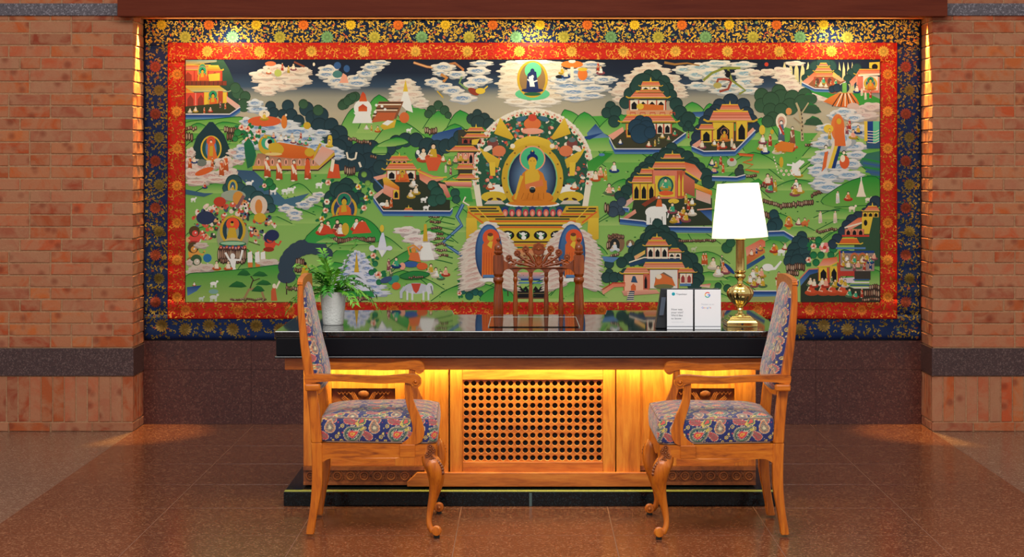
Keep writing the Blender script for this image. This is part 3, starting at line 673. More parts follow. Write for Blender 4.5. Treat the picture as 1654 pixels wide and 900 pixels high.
# ---------- upper left sky pieces
clouds([(440, 128, 60, 16), (470, 118, 60, 18), (425, 120, 40, 16), (450, 138, 60, 14), (430, 142, 40, 12), (480, 130, 44, 14), (445, 112, 40, 16), (486, 114, 32, 12), (433, 150, 24, 8)], (200, 168, 150), (220, 208, 192))
A.ell(437, 103, 9, 4, (204, 110, 70)); crowd([(434, 118), (448, 120), (456, 112), (466, 116), (474, 112)], 6); A.ell(449, 118, 6, 6, (170, 180, 90)); A.line([(475, 100), (492, 108)], 3, (130, 70, 50)); A.ell(507, 104, 2, 3, CR)
clouds([(530, 112, 30, 14), (528, 120, 32, 12), (545, 130, 40, 14), (560, 137, 50, 12), (580, 126, 34, 14), (592, 118, 28, 14), (602, 108, 34, 12), (614, 101, 30, 8), (575, 134, 40, 12)], CB)
A.ell(545, 106, 6, 6, CBD); A.ell(560, 111, 5, 6, CBD); A.ell(545, 120, 8, 6, (70, 120, 120)); A.poly([(548, 134), (554, 118), (560, 122), (563, 134)], PK)
A.line([(668, 101), (690, 108), (700, 109), (735, 102), (748, 112), (745, 126)], 4, (170, 112, 70)); A.line([(668, 101), (690, 108), (700, 109)], 1.4, (224, 180, 130))
clouds([(716, 108, 36, 14), (712, 118, 24, 8), (738, 120, 30, 12), (700, 132, 26, 13), (716, 139, 30, 12), (732, 146, 32, 14), (748, 158, 40, 15), (778, 102, 34, 9), (772, 114, 36, 13), (774, 129, 38, 14), (760, 137, 26, 10)], CB)
A.line([(712, 120), (722, 126), (716, 132)], 5, (190, 130, 70)); A.line([(746, 124), (742, 134), (752, 142), (764, 148)], 3, (120, 150, 90)); A.ell(765, 148, 10, 5, (140, 60, 44), None, .5); A.ell(776, 147, 8, 5, YE); A.line([(780, 146), (788, 139)], 2, YE); A.line([(706, 147), (716, 158)], 2, GO)
# white shrine, stupa tree
trees([(553, 170, 8), (562, 163, 8), (570, 156, 7)], DG2)
A.poly([(569, 199), (574, 186), (571, 182), (600, 182), (598, 186), (602, 199)], WH); A.ell(586, 175, 14.5, 14, WH); A.poly([(579, 180), (579, 173), (586, 168), (593, 173), (593, 180)], RD, OR); A.poly([(580, 164), (583, 153), (586, 148), (590, 152), (593, 164)], RD, OR)
clouds([(655, 133, 30, 12), (654, 142, 46, 12), (646, 152, 32, 12), (668, 152, 30, 12), (642, 162, 28, 12), (676, 163, 30, 12), (654, 162, 40, 14), (680, 170, 24, 8)], (206, 176, 160), (222, 212, 196))
A.poly([(651, 148), (655, 128), (659, 148)], YE); A.poly([(646, 168), (652, 148), (658, 148), (664, 166), (667, 182), (656, 178)], WH)
A.poly([(612, 164), (652, 164), (640, 192), (600, 194)], (150, 96, 62), (120, 80, 56))
for k in range(8):
    y = 166+k*3; A.line([(612+k*.5-k*2, y), (650-k*2, y)], 1.6, (BRD, CR, (130, 84, 60))[k % 3])
A.poly([(610, 182), (640, 182), (636, 194), (600, 198)], (186, 94, 54)); A.ell(653, 190, 8, 9, (204, 106, 56)); A.poly([(614, 204), (622, 196), (640, 194), (637, 206), (620, 210)], YE, GO); A.poly([(617, 200), (626, 194), (636, 196), (626, 203)], WH); crowd([(600, 210), (610, 212), (592, 208)], 5); animal(660, 210, 6)
for x in (617, 608, 622, 606): A.ell(x, R.uniform(163, 182), 2.4, 2.4, WH)
rocks(562, 600, 224, 7, 232); rocks(686, 706, 212, 12); rocks(624, 644, 232, 6); rocks(598, 616, 254, 6)
trees([(697, 178, 8), (708, 170, 8), (718, 178, 8), (692, 184, 7), (724, 186, 6)], DG2); trees([(762, 192, 9), (771, 184, 8), (782, 192, 10), (772, 198, 12), (790, 200, 10)], (40, 62, 62)); trees([(640, 230, 12), (655, 226, 12), (672, 226, 12), (690, 236, 14), (706, 240, 14), (720, 236, 12), (735, 232, 12), (742, 220, 10), (628, 240, 12), (620, 256, 12), (614, 270, 12), (700, 252, 12), (680, 250, 10)], (38, 62, 66))
hill([(600, 246), (612, 232), (625, 238), (622, 250)]); hill([(608, 236), (640, 222), (660, 230), (640, 236)])
# temple with the blue moat (x 600-730)
A.poly([(605, 287), (625, 281), (690, 283), (727, 300), (727, 340), (619, 340), (603, 317), (621, 306)], (48, 56, 42)); A.poly([(603, 286), (627, 280), (627, 286), (606, 292)], PK); A.poly([(603, 316), (621, 303), (621, 309), (606, 322)], PK, CP); A.line([(605, 289), (620, 305)], 2, CB)
roof(645, 252, 24, 34, 7); finial(645, 252); hall(645, 260, 24, 4, PK, 3); roof(648, 264, 38, 52, 10); finial(625, 266, 4); hall(648, 276, 46, 14, CR, 3, (190, 90, 70)); A.poly([(640, 282), (658, 280), (662, 294), (638, 294)], (204, 104, 50)); buddha(650, 292, 16, OR, GO, GO)
A.poly([(676, 274), (700, 284), (716, 286), (716, 290), (690, 298), (678, 290)], OR, PK); A.line([(674, 276), (700, 288), (722, 286)], 2, YE)
A.poly([(618, 288), (624, 286), (645, 302), (645, 308), (620, 298)], YE, OR); A.poly([(620, 298), (645, 308), (645, 322), (636, 322), (619, 312)], PK, (214, 130, 104)); hall(640, 307, 10, 14, YE, 1); roof(660, 336, 10, 18, 5); finial(660, 336, 4); hall(660, 341, 14, 9, (190, 80, 60), 2)
crowd([(668, 300), (664, 318), (672, 312), (625, 334), (632, 332)], 7); animal(684, 322, 7); animal(700, 326, 7, WH, -1); animal(688, 335, 7); A.ell(618, 330, 5, 3, WH)
moat([(603, 318), (619, 340.5), (727, 341), (731, 336)], 8)
seated(684, 258, 12, (204, 84, 50), CR); seated(700, 254, 14, (204, 84, 50), GO); A.poly([(686, 254), (716, 254), (706, 276), (692, 276)], (206, 90, 52)); A.ell(675, 246, 3, 4, WH); A.line([(676, 250), (684, 258)], 2.5, WH)
A.line([(560, 246), (562, 256), (568, 258), (574, 256), (576, 246)], 3, CR); A.line([(580, 262), (583, 270)], 3.4, CR); trees([(588, 282, 5), (594, 296, 5)], (110, 150, 70)); rocks(556, 574, 276, 16)
# Buddha below the tree (x 520-600)
trees([(536, 320, 13), (545, 306, 13), (560, 300, 13), (572, 308, 12), (580, 322, 12), (555, 312, 16), (530, 330, 9), (566, 322, 14)], (36, 66, 64))
for x, y, c in ((579, 302, YE), (526, 340, PK), (588, 336, PK), (520, 354, GO), (592, 320, GO), (600, 312, G2), (528, 326, CR)): flower(x, y, 5, c)
A.ell(556, 338, 21, 22, GO); A.ell(556, 338, 17, 19, (44, 66, 100)); A.ell(556, 338, 9, 14, CB); buddha(556, 354, 36, (208, 104, 44), GO, (36, 120, 90))
hill([(498, 392), (510, 368), (540, 350), (580, 350), (604, 362), (616, 382), (600, 392)], (40, 140, 56), (60, 150, 70))
for x, y in ((520, 376), (530, 374), (545, 372), (550, 378), (585, 372), (576, 370)): seated(x, y, 11, (204, 70, 44), R.choice([CR, (90, 60, 60), WH]))
A.ell(558, 370, 6, 10, GO); A.poly([(568, 378), (580, 358), (590, 358), (600, 376)], (206, 78, 46)); A.poly([(516, 378), (524, 362), (532, 366), (540, 378)], (200, 70, 44)); rocks(526, 606, 388, 10)
hill([(510, 392), (530, 382), (545, 392)]); hill([(545, 396), (575, 386), (600, 394)])
# pale winged shrine and cloud tree
A.poly([(610, 402), (614, 384), (617, 376), (620, 376), (624, 396), (625, 404), (617, 416)], (196, 202, 220), (220, 220, 226)); A.ell(617, 369, 3.4, 6, YE); A.ell(601, 401, 5, 5, (206, 208, 220)); A.ell(629, 401, 5, 4, (206, 208, 220)); A.line([(600, 402), (632, 402)], 4, (206, 208, 220)); A.poly([(612, 404), (622, 404), (617, 416)], WH)
for k in range(7):
    y = 410+k*10; ww = 18+k*8; clouds([(576-ww*.4, y+3, ww*.8, 11), (576+ww*.4, y+3, ww*.8, 11), (576, y, ww*.7, 12)], (84, 116, 170), (206, 210, 222))
A.poly([(572, 440), (576, 406), (580, 440)], GO); A.poly([(558, 470), (566, 440), (586, 440), (598, 470)], (204, 208, 222)); A.poly([(552, 478), (556, 470), (600, 470), (606, 480)], (44, 134, 66)); rocks(560, 600, 483, 8)
flower(603, 413, 5); flower(611, 444, 6); trees([(606, 426, 5), (600, 440, 5), (612, 456, 5)], (36, 110, 70))
# group with the horse (x 620-720)
clouds([(662, 374, 30, 16), (654, 372, 34, 12), (672, 386, 40, 14), (684, 398, 36, 14), (690, 412, 34, 14), (694, 380, 20, 12)], (190, 150, 150), (222, 214, 206)); A.poly([(683, 390), (685, 362), (689, 362), (691, 390)], GO); A.poly([(678, 420), (682, 392), (694, 392), (702, 420)], WH)
hill([(626, 426), (660, 404), (668, 412), (650, 426)], (50, 140, 60), (90, 160, 80)); A.line([(662, 412), (659, 400), (668, 396), (678, 404), (682, 398)], 3, (214, 140, 60)); A.ell(668, 404, 4, 5, (214, 140, 60)); A.poly([(660, 420), (663, 408), (676, 408), (680, 424)], (210, 110, 60)); A.ell(664, 427, 12, 5, (56, 90, 150)); A.ell(682, 430, 9, 6, (206, 96, 50)); A.ell(650, 430, 5, 6, PK)
crowd([(628, 434), (640, 430), (704, 446), (696, 440), (712, 450), (632, 446), (720, 444)], 9); A.ell(636, 452, 10, 6, (50, 140, 120), None, -.6); A.ell(624, 452, 10, 5, (60, 80, 120), None, -.3); A.ell(640, 462, 7, 6, OR)
hill([(645, 446), (668, 438), (694, 442), (680, 450), (660, 452)], (36, 130, 60), (50, 110, 60)); rocks(660, 684, 448, 4)
A.ell(672, 466, 20, 9, (186, 190, 198)); A.ell(694, 466, 6, 9, (200, 204, 208)); A.line([(654, 464), (648, 472), (648, 482)], 6, (180, 186, 196), 4)
for x in (658, 666, 684, 692): A.line([(x, 470), (x, 485)], 3, (206, 208, 210))
A.line([(696, 462), (699, 476)], 2, (120, 124, 130)); A.poly([(664, 458), (680, 458), (676, 470), (672, 474), (668, 470)], (190, 70, 50))
# daisy, shrubs before the throne
flower(753, 458, 7, (236, 220, 200)); trees([(748, 470, 6), (760, 466, 6), (768, 472, 6), (758, 478, 7), (776, 474, 5)], (32, 84, 76)); flower(742, 474, 4); hill([(776, 486), (790, 468), (815, 464), (830, 486)], (40, 140, 56), (80, 160, 72)); tree(820, 464, 7, (34, 90, 70)); hill([(905, 486), (930, 470), (960, 486)], (60, 150, 60), G2)
# ---------- CENTRE
# top deity in cloud fan
for sg in (-1, 1):
    for k in range(6): lobe(860+sg*(30+ (k % 2)*4+ (3-abs(k-3))*1.5), 104+k*10, 40, 12, (196, 176, 150), (216, 206, 186))
clouds([(860, 168, 60, 12), (836, 164, 40, 10), (884, 164, 40, 10), (860, 100, 60, 8)], (196, 176, 150))
A.ell(860, 152, 28, 10, (92, 186, 132)); A.ell(860, 128, 25, 30, GO); A.ell(860, 128, 21, 27, (140, 110, 70)); A.ell(861, 114, 13.5, 13.5, (96, 200, 140)); A.ell(860, 146, 18, 3.5, (30, 44, 90)); A.poly([(850, 144), (852, 120), (858, 114), (866, 116), (870, 144)], (34, 48, 92)); A.poly([(856, 140), (854, 124), (860, 122), (864, 140)], WH); A.ell(860, 115, 3.6, 4.5, (34, 48, 92)); A.line([(852, 128), (858, 134), (868, 130)], 2, WH); A.ell(860, 124, 2.4, 3, WH); A.ell(860, 152, 14, 3, (40, 90, 60))
# right of it: cloud with parasol group
clouds([(920, 138, 60, 14), (945, 128, 60, 14), (940, 116, 50, 14), (955, 104, 40, 10), (975, 128, 34, 12), (960, 142, 50, 12), (925, 148, 50, 12), (905, 128, 30, 12), (990, 128, 16, 6), (930, 158, 40, 10), (955, 154, 40, 9)], CB)
A.ell(924, 104, 18, 6, (216, 120, 50)); A.ell(924, 99, 6, 3, CW); A.ell(941, 120, 8, 10, (216, 116, 50)); A.ell(941, 112, 8, 3, YE); A.line([(924, 108), (924, 128)], 5, CR); A.ell(904, 124, 7, 3, BK); crowd([(908, 118), (914, 124), (970, 118), (966, 112)], 7)
# aureole
def arch(rx, ry, yb, cx=860, cy=276, n=30):
    pts = [(cx+rx*math.cos(PI+PI*i/n), cy+ry*math.sin(PI+PI*i/n)) for i in range(n+1)]
    return pts+[(cx+rx*.90, yb), (cx-rx*.90, yb)]
A.poly(arch(99, 101, 338), (222, 214, 192)); A.poly(arch(89, 90, 336), (44, 84, 64))
for k in range(46):
    a = PI*.93+PI*1.14*k/45
    for rr, c in ((94, (206, 150, 130)), (90, (40, 100, 62)), (97, CW)): A.ell(860+rr*math.cos(a+R.uniform(-.02, .02)), 276+rr*1.02*math.sin(a), 2.6, 2.6, c)
    x, y = 860+91*math.cos(a), 276+93*math.sin(a)
    if k % 2: A.ell(x, y, 3.6, 3.6, CR); A.ell(x, y, 1.9, 1.9, (200, 90, 74))
for k in range(230):
    a = R.uniform(PI*.88, PI*2.12); rr = R.uniform(54, 86); x, y = 860+rr*math.cos(a), 277+rr*1.02*math.sin(a)
    A.ell(x, y, R.uniform(1.5, 4), R.uniform(1.2, 3), R.choice([(48, 108, 76), (36, 72, 84), (206, 110, 74), CR, PK, (60, 130, 90), (120, 60, 56), CR, (200, 80, 60), (90, 130, 130)]), None, R.uniform(0, 3))
for sg in (-1, 1):
    X = lambda v: 860+sg*v
    A.poly([(X(52), 190), (X(30), 222), (X(34), 226), (X(62), 216), (X(56), 200)][::1], YE, GO)
    A.poly([(X(86), 238), (X(52), 258), (X(56), 272), (X(72), 262), (X(80), 250)], YE, GO); A.poly([(X(60), 262), (X(70), 262), (X(68), 284), (X(60), 284)], YE)
    A.ell(X(64), 232, 9, 8, (120, 66, 60)); A.ell(X(54), 244, 11, 9, (206, 116, 76)); A.ell(X(64), 226, 6, 4, (90, 110, 110)); A.ell(X(72), 240, 8, 4, CW, None, sg*.5)
    A.ell(X(57), 306, 13, 8, WH); A.ell(X(46), 312, 5, 5, WH); A.ell(X(50), 300, 3, 2, BK); seated(X(68), 304, 8, OR, CR); A.ell(X(62), 292, 8, 4, (40, 110, 80))
    A.ell(X(62), 318, 21, 9, (206, 176, 56)); A.ell(X(68), 322, 5, 2, BRD, None, sg*.4); A.ell(X(54), 322, 5, 2, BRD, None, -sg*.4); A.poly([(X(78), 330), (X(44), 330), (X(50), 324), (X(72), 324)], (196, 184, 170))
A.ell(860, 200, 14, 10, (206, 110, 60)); A.ell(860, 190, 7, 6, (190, 70, 50)); A.ell(842, 192, 9, 4, (60, 100, 120), None, -.3); A.ell(878, 192, 9, 4, (60, 100, 120), None, .3); A.ell(860, 212, 18, 5, PK)
A.poly([(822, 240), (835, 226), (852, 220), (868, 220), (886, 226), (898, 240), (880, 246), (840, 246)], YE, GO); A.ell(828, 236, 4, 4, CR); A.ell(892, 236, 4, 4, CR)
A.ell(860, 288, 50, 56, GO); A.ell(860, 288, 40.5, 48, (120, 182, 130)); A.ell(860, 288, 38.5, 46.5, (28, 38, 66), (120, 160, 196), rad=True)
for k in range(14):
    a = 2*PI*k/14; A.ell(860+45.5*math.cos(a), 288+52*math.sin(a), 1.6, 1.6, (130, 96, 40))
A.ell(860, 256, 21, 20.5, (224, 150, 116)); A.ell(860, 256, 19, 18.6, (72, 178, 124))
# main figure
RB = (202, 122, 40); SK = (208, 168, 54)
A.poly([(838, 296), (844, 280), (851, 274), (869, 274), (877, 280), (883, 298), (882, 316), (838, 316)], RB); A.ell(860, 320, 34, 11, RB, (186, 104, 30)); A.ell(838, 318, 10, 7, RB); A.ell(882, 318, 10, 7, RB)
A.poly([(848, 296), (848, 278), (854, 274), (868, 274), (872, 284), (870, 300), (850, 302)], SK); A.line([(843, 284), (838, 300), (832, 322)], 5.5, SK, 3.5); A.poly([(848, 298), (876, 290), (878, 300), (850, 306)], (206, 116, 70)); A.line([(880, 292), (882, 304), (864, 306)], 6, RB)
for k in range(5): A.line([(846+k*8, 312), (842+k*9, 322)], .8, (150, 84, 24))
A.ell(860, 303, 5, 2, (226, 190, 150)); A.ell(860, 307, 5, 5, BK); A.ell(860, 305, 4.5, 1.5, (70, 90, 90)); A.poly([(855, 276), (855, 268), (865, 268), (865, 276)], SK)
A.ell(860, 256, 9, 8, (24, 44, 100)); A.ell(860, 247, 4, 4.4, (24, 44, 100)); A.ell(860, 262, 7, 8.5, SK); A.ell(860, 244, 1.5, 1.5, YE); A.line([(856, 260), (858.6, 260)], .8, BRD); A.line([(861.4, 260), (864, 260)], .8, BRD)
# lotus seat
A.ell(860, 330, 44, 5.5, WH); A.ell(860, 328.5, 40, 4.4, RB)
A.poly([(806, 334), (914, 334), (904, 352), (816, 352)], (36, 76, 66))
for k in range(9):
    x = 816+k*11; c = ((206, 100, 80), (190, 60, 74))[k % 2]
    A.ell(x, 341, 6.4, 8, ((40, 60, 110), (60, 120, 90))[k % 2]); A.ell(x, 344, 4.4, 6, c); A.ell(x, 345, 2.4, 4, PK)
# throne tiers
A.poly([(756, 333), (806, 333), (816, 351), (904, 351), (914, 333), (966, 333), (968, 352), (958, 352), (930, 370), (930, 404), (790, 404), (790, 370), (764, 352), (754, 352)], GO)
for y, xa, xb, c in ((337, 758, 802, BRD), (337, 918, 963, BRD), (341, 760, 806, (50, 70, 50)), (341, 914, 962, (50, 70, 50)), (346, 766, 812, OR), (346, 908, 958, OR), (350, 776, 816, BRD), (350, 904, 946, BRD), (354, 800, 920, (50, 70, 50)), (357.5, 790, 930, OR), (361, 788, 932, YE), (364, 790, 930, (60, 80, 60)), (367, 790, 930, OR), (391, 826, 894, BRD), (396, 800, 920, (206, 110, 60)), (400, 800, 920, (70, 110, 70)), (404, 800, 920, (206, 110, 60))):
    A.line([(xa, y), (xb, y)], 2.4, c)
for sg in (-1, 1):
    X = lambda v: 860+sg*v
    A.poly([(X(107), 352), (X(90), 352), (X(88), 392), (X(107), 386)], YE, GO); A.line([(X(106), 334), (X(92), 334), (X(70), 356)], 1.6, YE); A.line([(X(104), 342), (X(80), 360)], 2.4, OR)
A.poly([(812, 370), (908, 370), (908, 389), (812, 389)], (206, 176, 50))
for x in (820, 845, 873, 900): A.ell(x, 380, 11, 7.5, BK); A.ell(x, 380, 7, 5, (50, 104, 60)); A.ell(x, 378, 3.6, 3, WH); A.ell(x+1, 384, 4, 3.4, WH); A.line([(x-6, 376), (x, 381), (x+6, 377)], 1.6, WH)
A.poly([(808, 404), (912, 404), (900, 430), (820, 430)], (206, 130, 90), (130, 160, 110)); A.poly([(812, 440), (900, 440), (888, 452), (822, 452)], PK, (90, 130, 170)); A.line([(812, 452), (900, 452)], 3, BL); A.line([(826, 457), (880, 457)], 2.4, CB)
for x in (845, 870): A.poly([(x-9, 482), (x-9, 468), (x-5, 462), (x, 468), (x+4, 462), (x+9, 468), (x+9, 482)], BK); A.line([(x-9, 474), (x+9, 474)], 1.2, (120, 104, 70)); A.line([(x-9, 482), (x+9, 482)], 2, BR)
# two disciples in feathered cloud
for cx in (790, 924):
    for k in range(11):
        y = 374+k*8.3; ww = 14+22*math.sin(min(1, (k+1)/5)*PI/2)
        for sg in (-1, 1):
            x = cx+sg*(ww*.62+4)
            lobe(x, y+3, ww*1.1+6, 11, (190, 150, 140), (216, 204, 190), sg*.32)
    lobe(cx, 364, 26, 12, None); A.poly(lens(cx, 366, 34, 10), (216, 204, 190))
    A.ell(cx-.5, 408, 22, 46, (56, 90, 140), (40, 60, 90)); A.ell(cx-.5, 408, 19, 43, (72, 112, 160), (48, 72, 104))
    A.ell(cx+3, 384, 13.5, 14, (214, 84, 46)); A.poly([(cx-12, 448), (cx-11, 396), (cx-4, 386), (cx+7, 386), (cx+14, 398), (cx+14, 448)], (206, 92, 48), (208, 110, 40)); A.ell(cx+2, 383, 5, 6.5, GO); A.ell(cx+2, 379, 4.5, 3, (110, 60, 40)); A.poly([(cx-3, 396), (cx+1, 390), (cx+6, 390), (cx+4, 402)], YE)
    for k in range(6): A.line([(cx-8+k*4, 408), (cx-9+k*4.4, 444)], .9, (176, 70, 36))
    A.line([(cx-10, 446), (cx+10, 446)], 4, CB); A.ell(cx, 452, 16, 3, WH)
# left annex temple beside the aureole
trees([(752, 222, 10), (748, 234, 10), (760, 240, 12)], (40, 62, 60))
A.poly([(740, 210), (780, 206), (768, 240), (760, 300), (740, 300)], (60, 60, 50)); roof(769, 206, 20, 30, 6); finial(769, 206); roof(768, 216, 28, 40, 6); hall(762, 224, 30, 8, (130, 60, 50), 3); A.poly([(762, 226), (775, 224), (770, 234), (762, 234)], YE); roof(750, 236, 30, 50, 8); hall(752, 247, 26, 18, PK, 3); roof(752, 266, 22, 30, 7); roof(753, 281, 20, 34, 8, OR, PK); A.poly([(718, 294), (762, 294), (762, 302), (722, 300)], PK, (186, 90, 90)); A.line([(716, 293), (762, 293)], 2, YE)
A.poly([(714, 304), (760, 304), (764, 326), (716, 322)], (60, 150, 66)); A.poly([(708, 296), (720, 298), (728, 318), (722, 320)], PK, (180, 90, 80)); trees([(699, 300, 9), (706, 312, 11), (700, 324, 10), (735, 312, 8), (737, 322, 7), (712, 322, 9)], (40, 78, 66)); A.line([(752, 318), (748, 326), (758, 332)], 2.5, CR)
crowd([(716, 260), (726, 266), (720, 276), (736, 262), (744, 258), (728, 280), (752, 258)], 6)
# ---------- right of centre
crowd([(970, 284), (978, 288), (992, 276), (990, 314), (984, 312), (1000, 316), (962, 290)], 9); A.poly([(948, 262), (975, 246), (990, 248), (960, 276), (950, 276)], (40, 130, 50), (70, 150, 60)); A.ell(972, 250, 5, 2.4, CB)
# tall pagoda with trees and cloud behind
for x, y, w_, h_ in ((1052, 106, 30, 12), (1040, 114, 36, 12), (1064, 114, 36, 12), (1026, 124, 34, 14), (1080, 126, 36, 14), (1012, 138, 34, 14), (1088, 138, 34, 12), (1002, 148, 34, 12), (1090, 150, 36, 12), (1098, 154, 26, 8), (1000, 160, 20, 9), (1100, 144, 16, 8)): lobe(x, y, w_, h_, (200, 170, 150), (220, 208, 190))
trees([(1048, 122, 10), (1060, 122, 10), (1036, 130, 11), (1072, 132, 11), (1026, 140, 10), (1080, 142, 9), (1018, 152, 11), (1084, 154, 10), (1010, 166, 10), (1092, 168, 11), (986, 172, 9), (980, 182, 9), (994, 180, 10), (1098, 182, 12), (1104, 196, 10), (1112, 192, 12), (992, 196, 10), (1040, 140, 22), (1060, 150, 22)], DG)
A.poly([(985, 226), (992, 218), (1010, 210), (1090, 206), (1108, 216), (1076, 240), (996, 240)], (62, 62, 44)); A.poly([(982, 219), (1006, 205), (1008, 212), (990, 226)], PK)
roof(1051, 132, 26, 32, 7); finial(1051, 132, 6); hall(1050, 140, 28, 10, CR, 2); roof(1047, 147, 40, 60, 11); roof(1050, 145, 30, 40, 4); hall(1046, 162, 58, 16, CR, 4); A.poly([(1030, 172), (1040, 168), (1072, 170), (1072, 178), (1032, 178)], (206, 110, 50)); A.ell(1034, 172, 6, 5, YE)
A.poly([(1012, 178), (1086, 178), (1086, 186), (1012, 186)], (206, 150, 110));
for k in range(5): A.line([(1018+k*16, 186), (1018+k*16, 182), (1026+k*16, 182), (1026+k*16, 186)], 1.4, RD)
roof(1048, 186, 70, 88, 11); hall(1048, 200, 72, 16, CR, 6); A.poly([(1012, 200), (1030, 200), (1030, 222), (1012, 222)], (206, 140, 60)); hall(1020, 203, 16, 17, YE, 2)
trees([(1034, 196, 10), (1044, 198, 10), (1028, 206, 14), (1044, 208, 14), (1034, 216, 16), (1050, 214, 10)], (34, 60, 78)); crowd([(1070, 222), (1080, 226), (1064, 230), (1002, 232), (1090, 218), (1058, 234), (1048, 236)], 5)
moat([(984, 222), (993, 240.5), (1072, 240.5), (1108, 214)], 8)
tree(1112, 204, 9); crowd([(1112, 222)], 4)
# dragon clouds
clouds([(1108, 112, 40, 12), (1136, 108, 50, 14), (1160, 102, 44, 10), (1200, 104, 40, 10), (1128, 120, 40, 14), (1150, 118, 40, 16), (1132, 138, 44, 12), (1155, 132, 40, 14), (1172, 146, 50, 12), (1206, 118, 44, 14), (1208, 132, 40, 14), (1190, 138, 30, 12), (1208, 146, 36, 10), (1160, 126, 30, 10)], (110, 156, 180))
A.line([(1073, 101), (1090, 104), (1110, 102), (1130, 106)], 4, (150, 110, 60), 2); A.line([(1136, 130), (1150, 118), (1170, 110), (1196, 110)], 4, (130, 140, 60)); A.line([(1156, 140), (1160, 128), (1172, 128), (1182, 130), (1176, 144), (1162, 148)], 4, (150, 70, 54)); A.line([(1176, 112), (1182, 130), (1196, 140), (1204, 146), (1194, 152)], 3.4, (130, 140, 64)); A.ell(1159, 138, 7, 5, (170, 160, 90)); A.ell(1176, 120, 4, 6, BK)
# temple with fence (x 1120-1220)
trees([(1180, 164, 13), (1162, 170, 11), (1156, 180, 12), (1200, 170, 12), (1206, 184, 12), (1148, 186, 12), (1140, 198, 12), (1132, 212, 12), (1126, 222, 10), (1214, 194, 10), (1218, 206, 10), (1120, 232, 6)], DGB)
A.poly([(1117, 236), (1140, 220), (1216, 206), (1218, 214), (1188, 244), (1136, 244)], (58, 62, 44)); A.poly([(1118, 234), (1142, 218), (1142, 224), (1124, 240)], PK); A.poly([(1200, 222), (1216, 206), (1219, 210), (1200, 232)], PK)
roof(1179, 169, 26, 34, 9); finial(1179, 169, 5); roof(1180, 180, 56, 70, 16, (206, 104, 72), PK); hall(1168, 198, 34, 30, YE, 1); hall(1198, 196, 18, 32, YE, 1, (196, 110, 60)); hall(1141, 210, 18, 20, YE, 1); roof(1141, 201, 18, 26, 8); buddha(1170, 228, 18, (206, 120, 50), GO, BK)
crowd([(1154, 234), (1160, 240), (1182, 234), (1186, 240), (1134, 238), (1168, 238)], 6.5); moat([(1117, 236), (1137, 244.5), (1187, 243.5), (1220, 210)], 8)
# palace with the white elephant
trees([(1085, 240, 10), (1074, 248, 10), (1098, 248, 10), (1062, 256, 10), (1110, 254, 11), (1050, 262, 10), (1120, 264, 11), (1040, 270, 9), (1130, 272, 10), (1032, 276, 8), (1028, 286, 10), (1140, 282, 11), (1144, 294, 11), (1020, 296, 10), (1012, 308, 10), (1008, 322, 10), (1000, 316, 8), (1080, 262, 22), (1110, 280, 22), (1050, 284, 20)], DG)
A.poly([(1002, 360), (1020, 344), (1024, 320), (1150, 320), (1150, 364), (1060, 366), (1042, 360)], (48, 58, 44)); A.poly([(1001, 331), (1022, 318), (1026, 322), (1012, 334)], PK, CP); A.poly([(1006, 352), (1026, 338), (1028, 344), (1010, 356)], PK, (190, 110, 90)); moat([(1000, 334), (1016, 336), (1016, 340)], 7); moat([(1001, 353), (1040, 357), (1062, 366), (1150, 367)], 9)
roof(1086, 249, 24, 30, 7); finial(1086, 249, 5); roof(1082, 262, 48, 58, 10, OR, PK); A.poly([(1106, 262), (1122, 266), (1134, 280), (1130, 290), (1108, 276)], OR, PK); A.line([(1106, 276), (1132, 292)], 2.4, YE); roof(1046, 273, 20, 26, 8); roof(1040, 285, 32, 40, 10)
hall(1078, 275, 48, 46, (206, 120, 96), 1, (180, 90, 60), (200, 110, 80)); A.poly([(1058, 284), (1090, 284), (1090, 318), (1058, 318)], YE); A.ell(1075, 300, 13, 15, (40, 86, 80)); A.ell(1075, 300, 10, 12, (90, 160, 110)); seated(1075, 304, 10, GO, TE); A.ell(1076, 312, 12, 4, (210, 90, 50)); hall(1040, 297, 36, 26, YE, 3); hall(1100, 276, 12, 44, (180, 90, 60), 2, RD, YE); A.poly([(1104, 280), (1122, 292), (1122, 318), (1104, 310)], (196, 110, 84), (160, 80, 60)); A.poly([(1122, 296), (1150, 308), (1150, 316), (1122, 304)], YE, OR); A.poly([(1124, 306), (1148, 315), (1148, 330), (1124, 322)], PK, CP); A.poly([(1036, 330), (1058, 316), (1060, 322), (1042, 334)], (130, 60, 40))
A.ell(1058, 343, 16, 10, WH); A.ell(1070, 338, 7, 9, WH); A.line([(1074, 336), (1080, 344), (1078, 352)], 3.4, WH, 2)
for x in (1047, 1054, 1066, 1073): A.poly([(x-3, 344), (x+3, 344), (x+3, 363), (x-3, 363)], WH)
A.poly([(1059, 334), (1062, 322), (1068, 322), (1070, 334)], (206, 100, 50)); head(1064, 319, 2.4, CR); A.ell(1088, 325, 9, 4, YE); crowd([(1086, 342), (1096, 352), (1104, 346), (1108, 356), (1112, 336), (1094, 360), (1108, 326), (1118, 330), (1118, 346), (1088, 358)], 8); A.poly([(1130, 340), (1150, 340), (1150, 358)], BL, CB); A.line([(1126, 339), (1150, 337)], 2, PK)
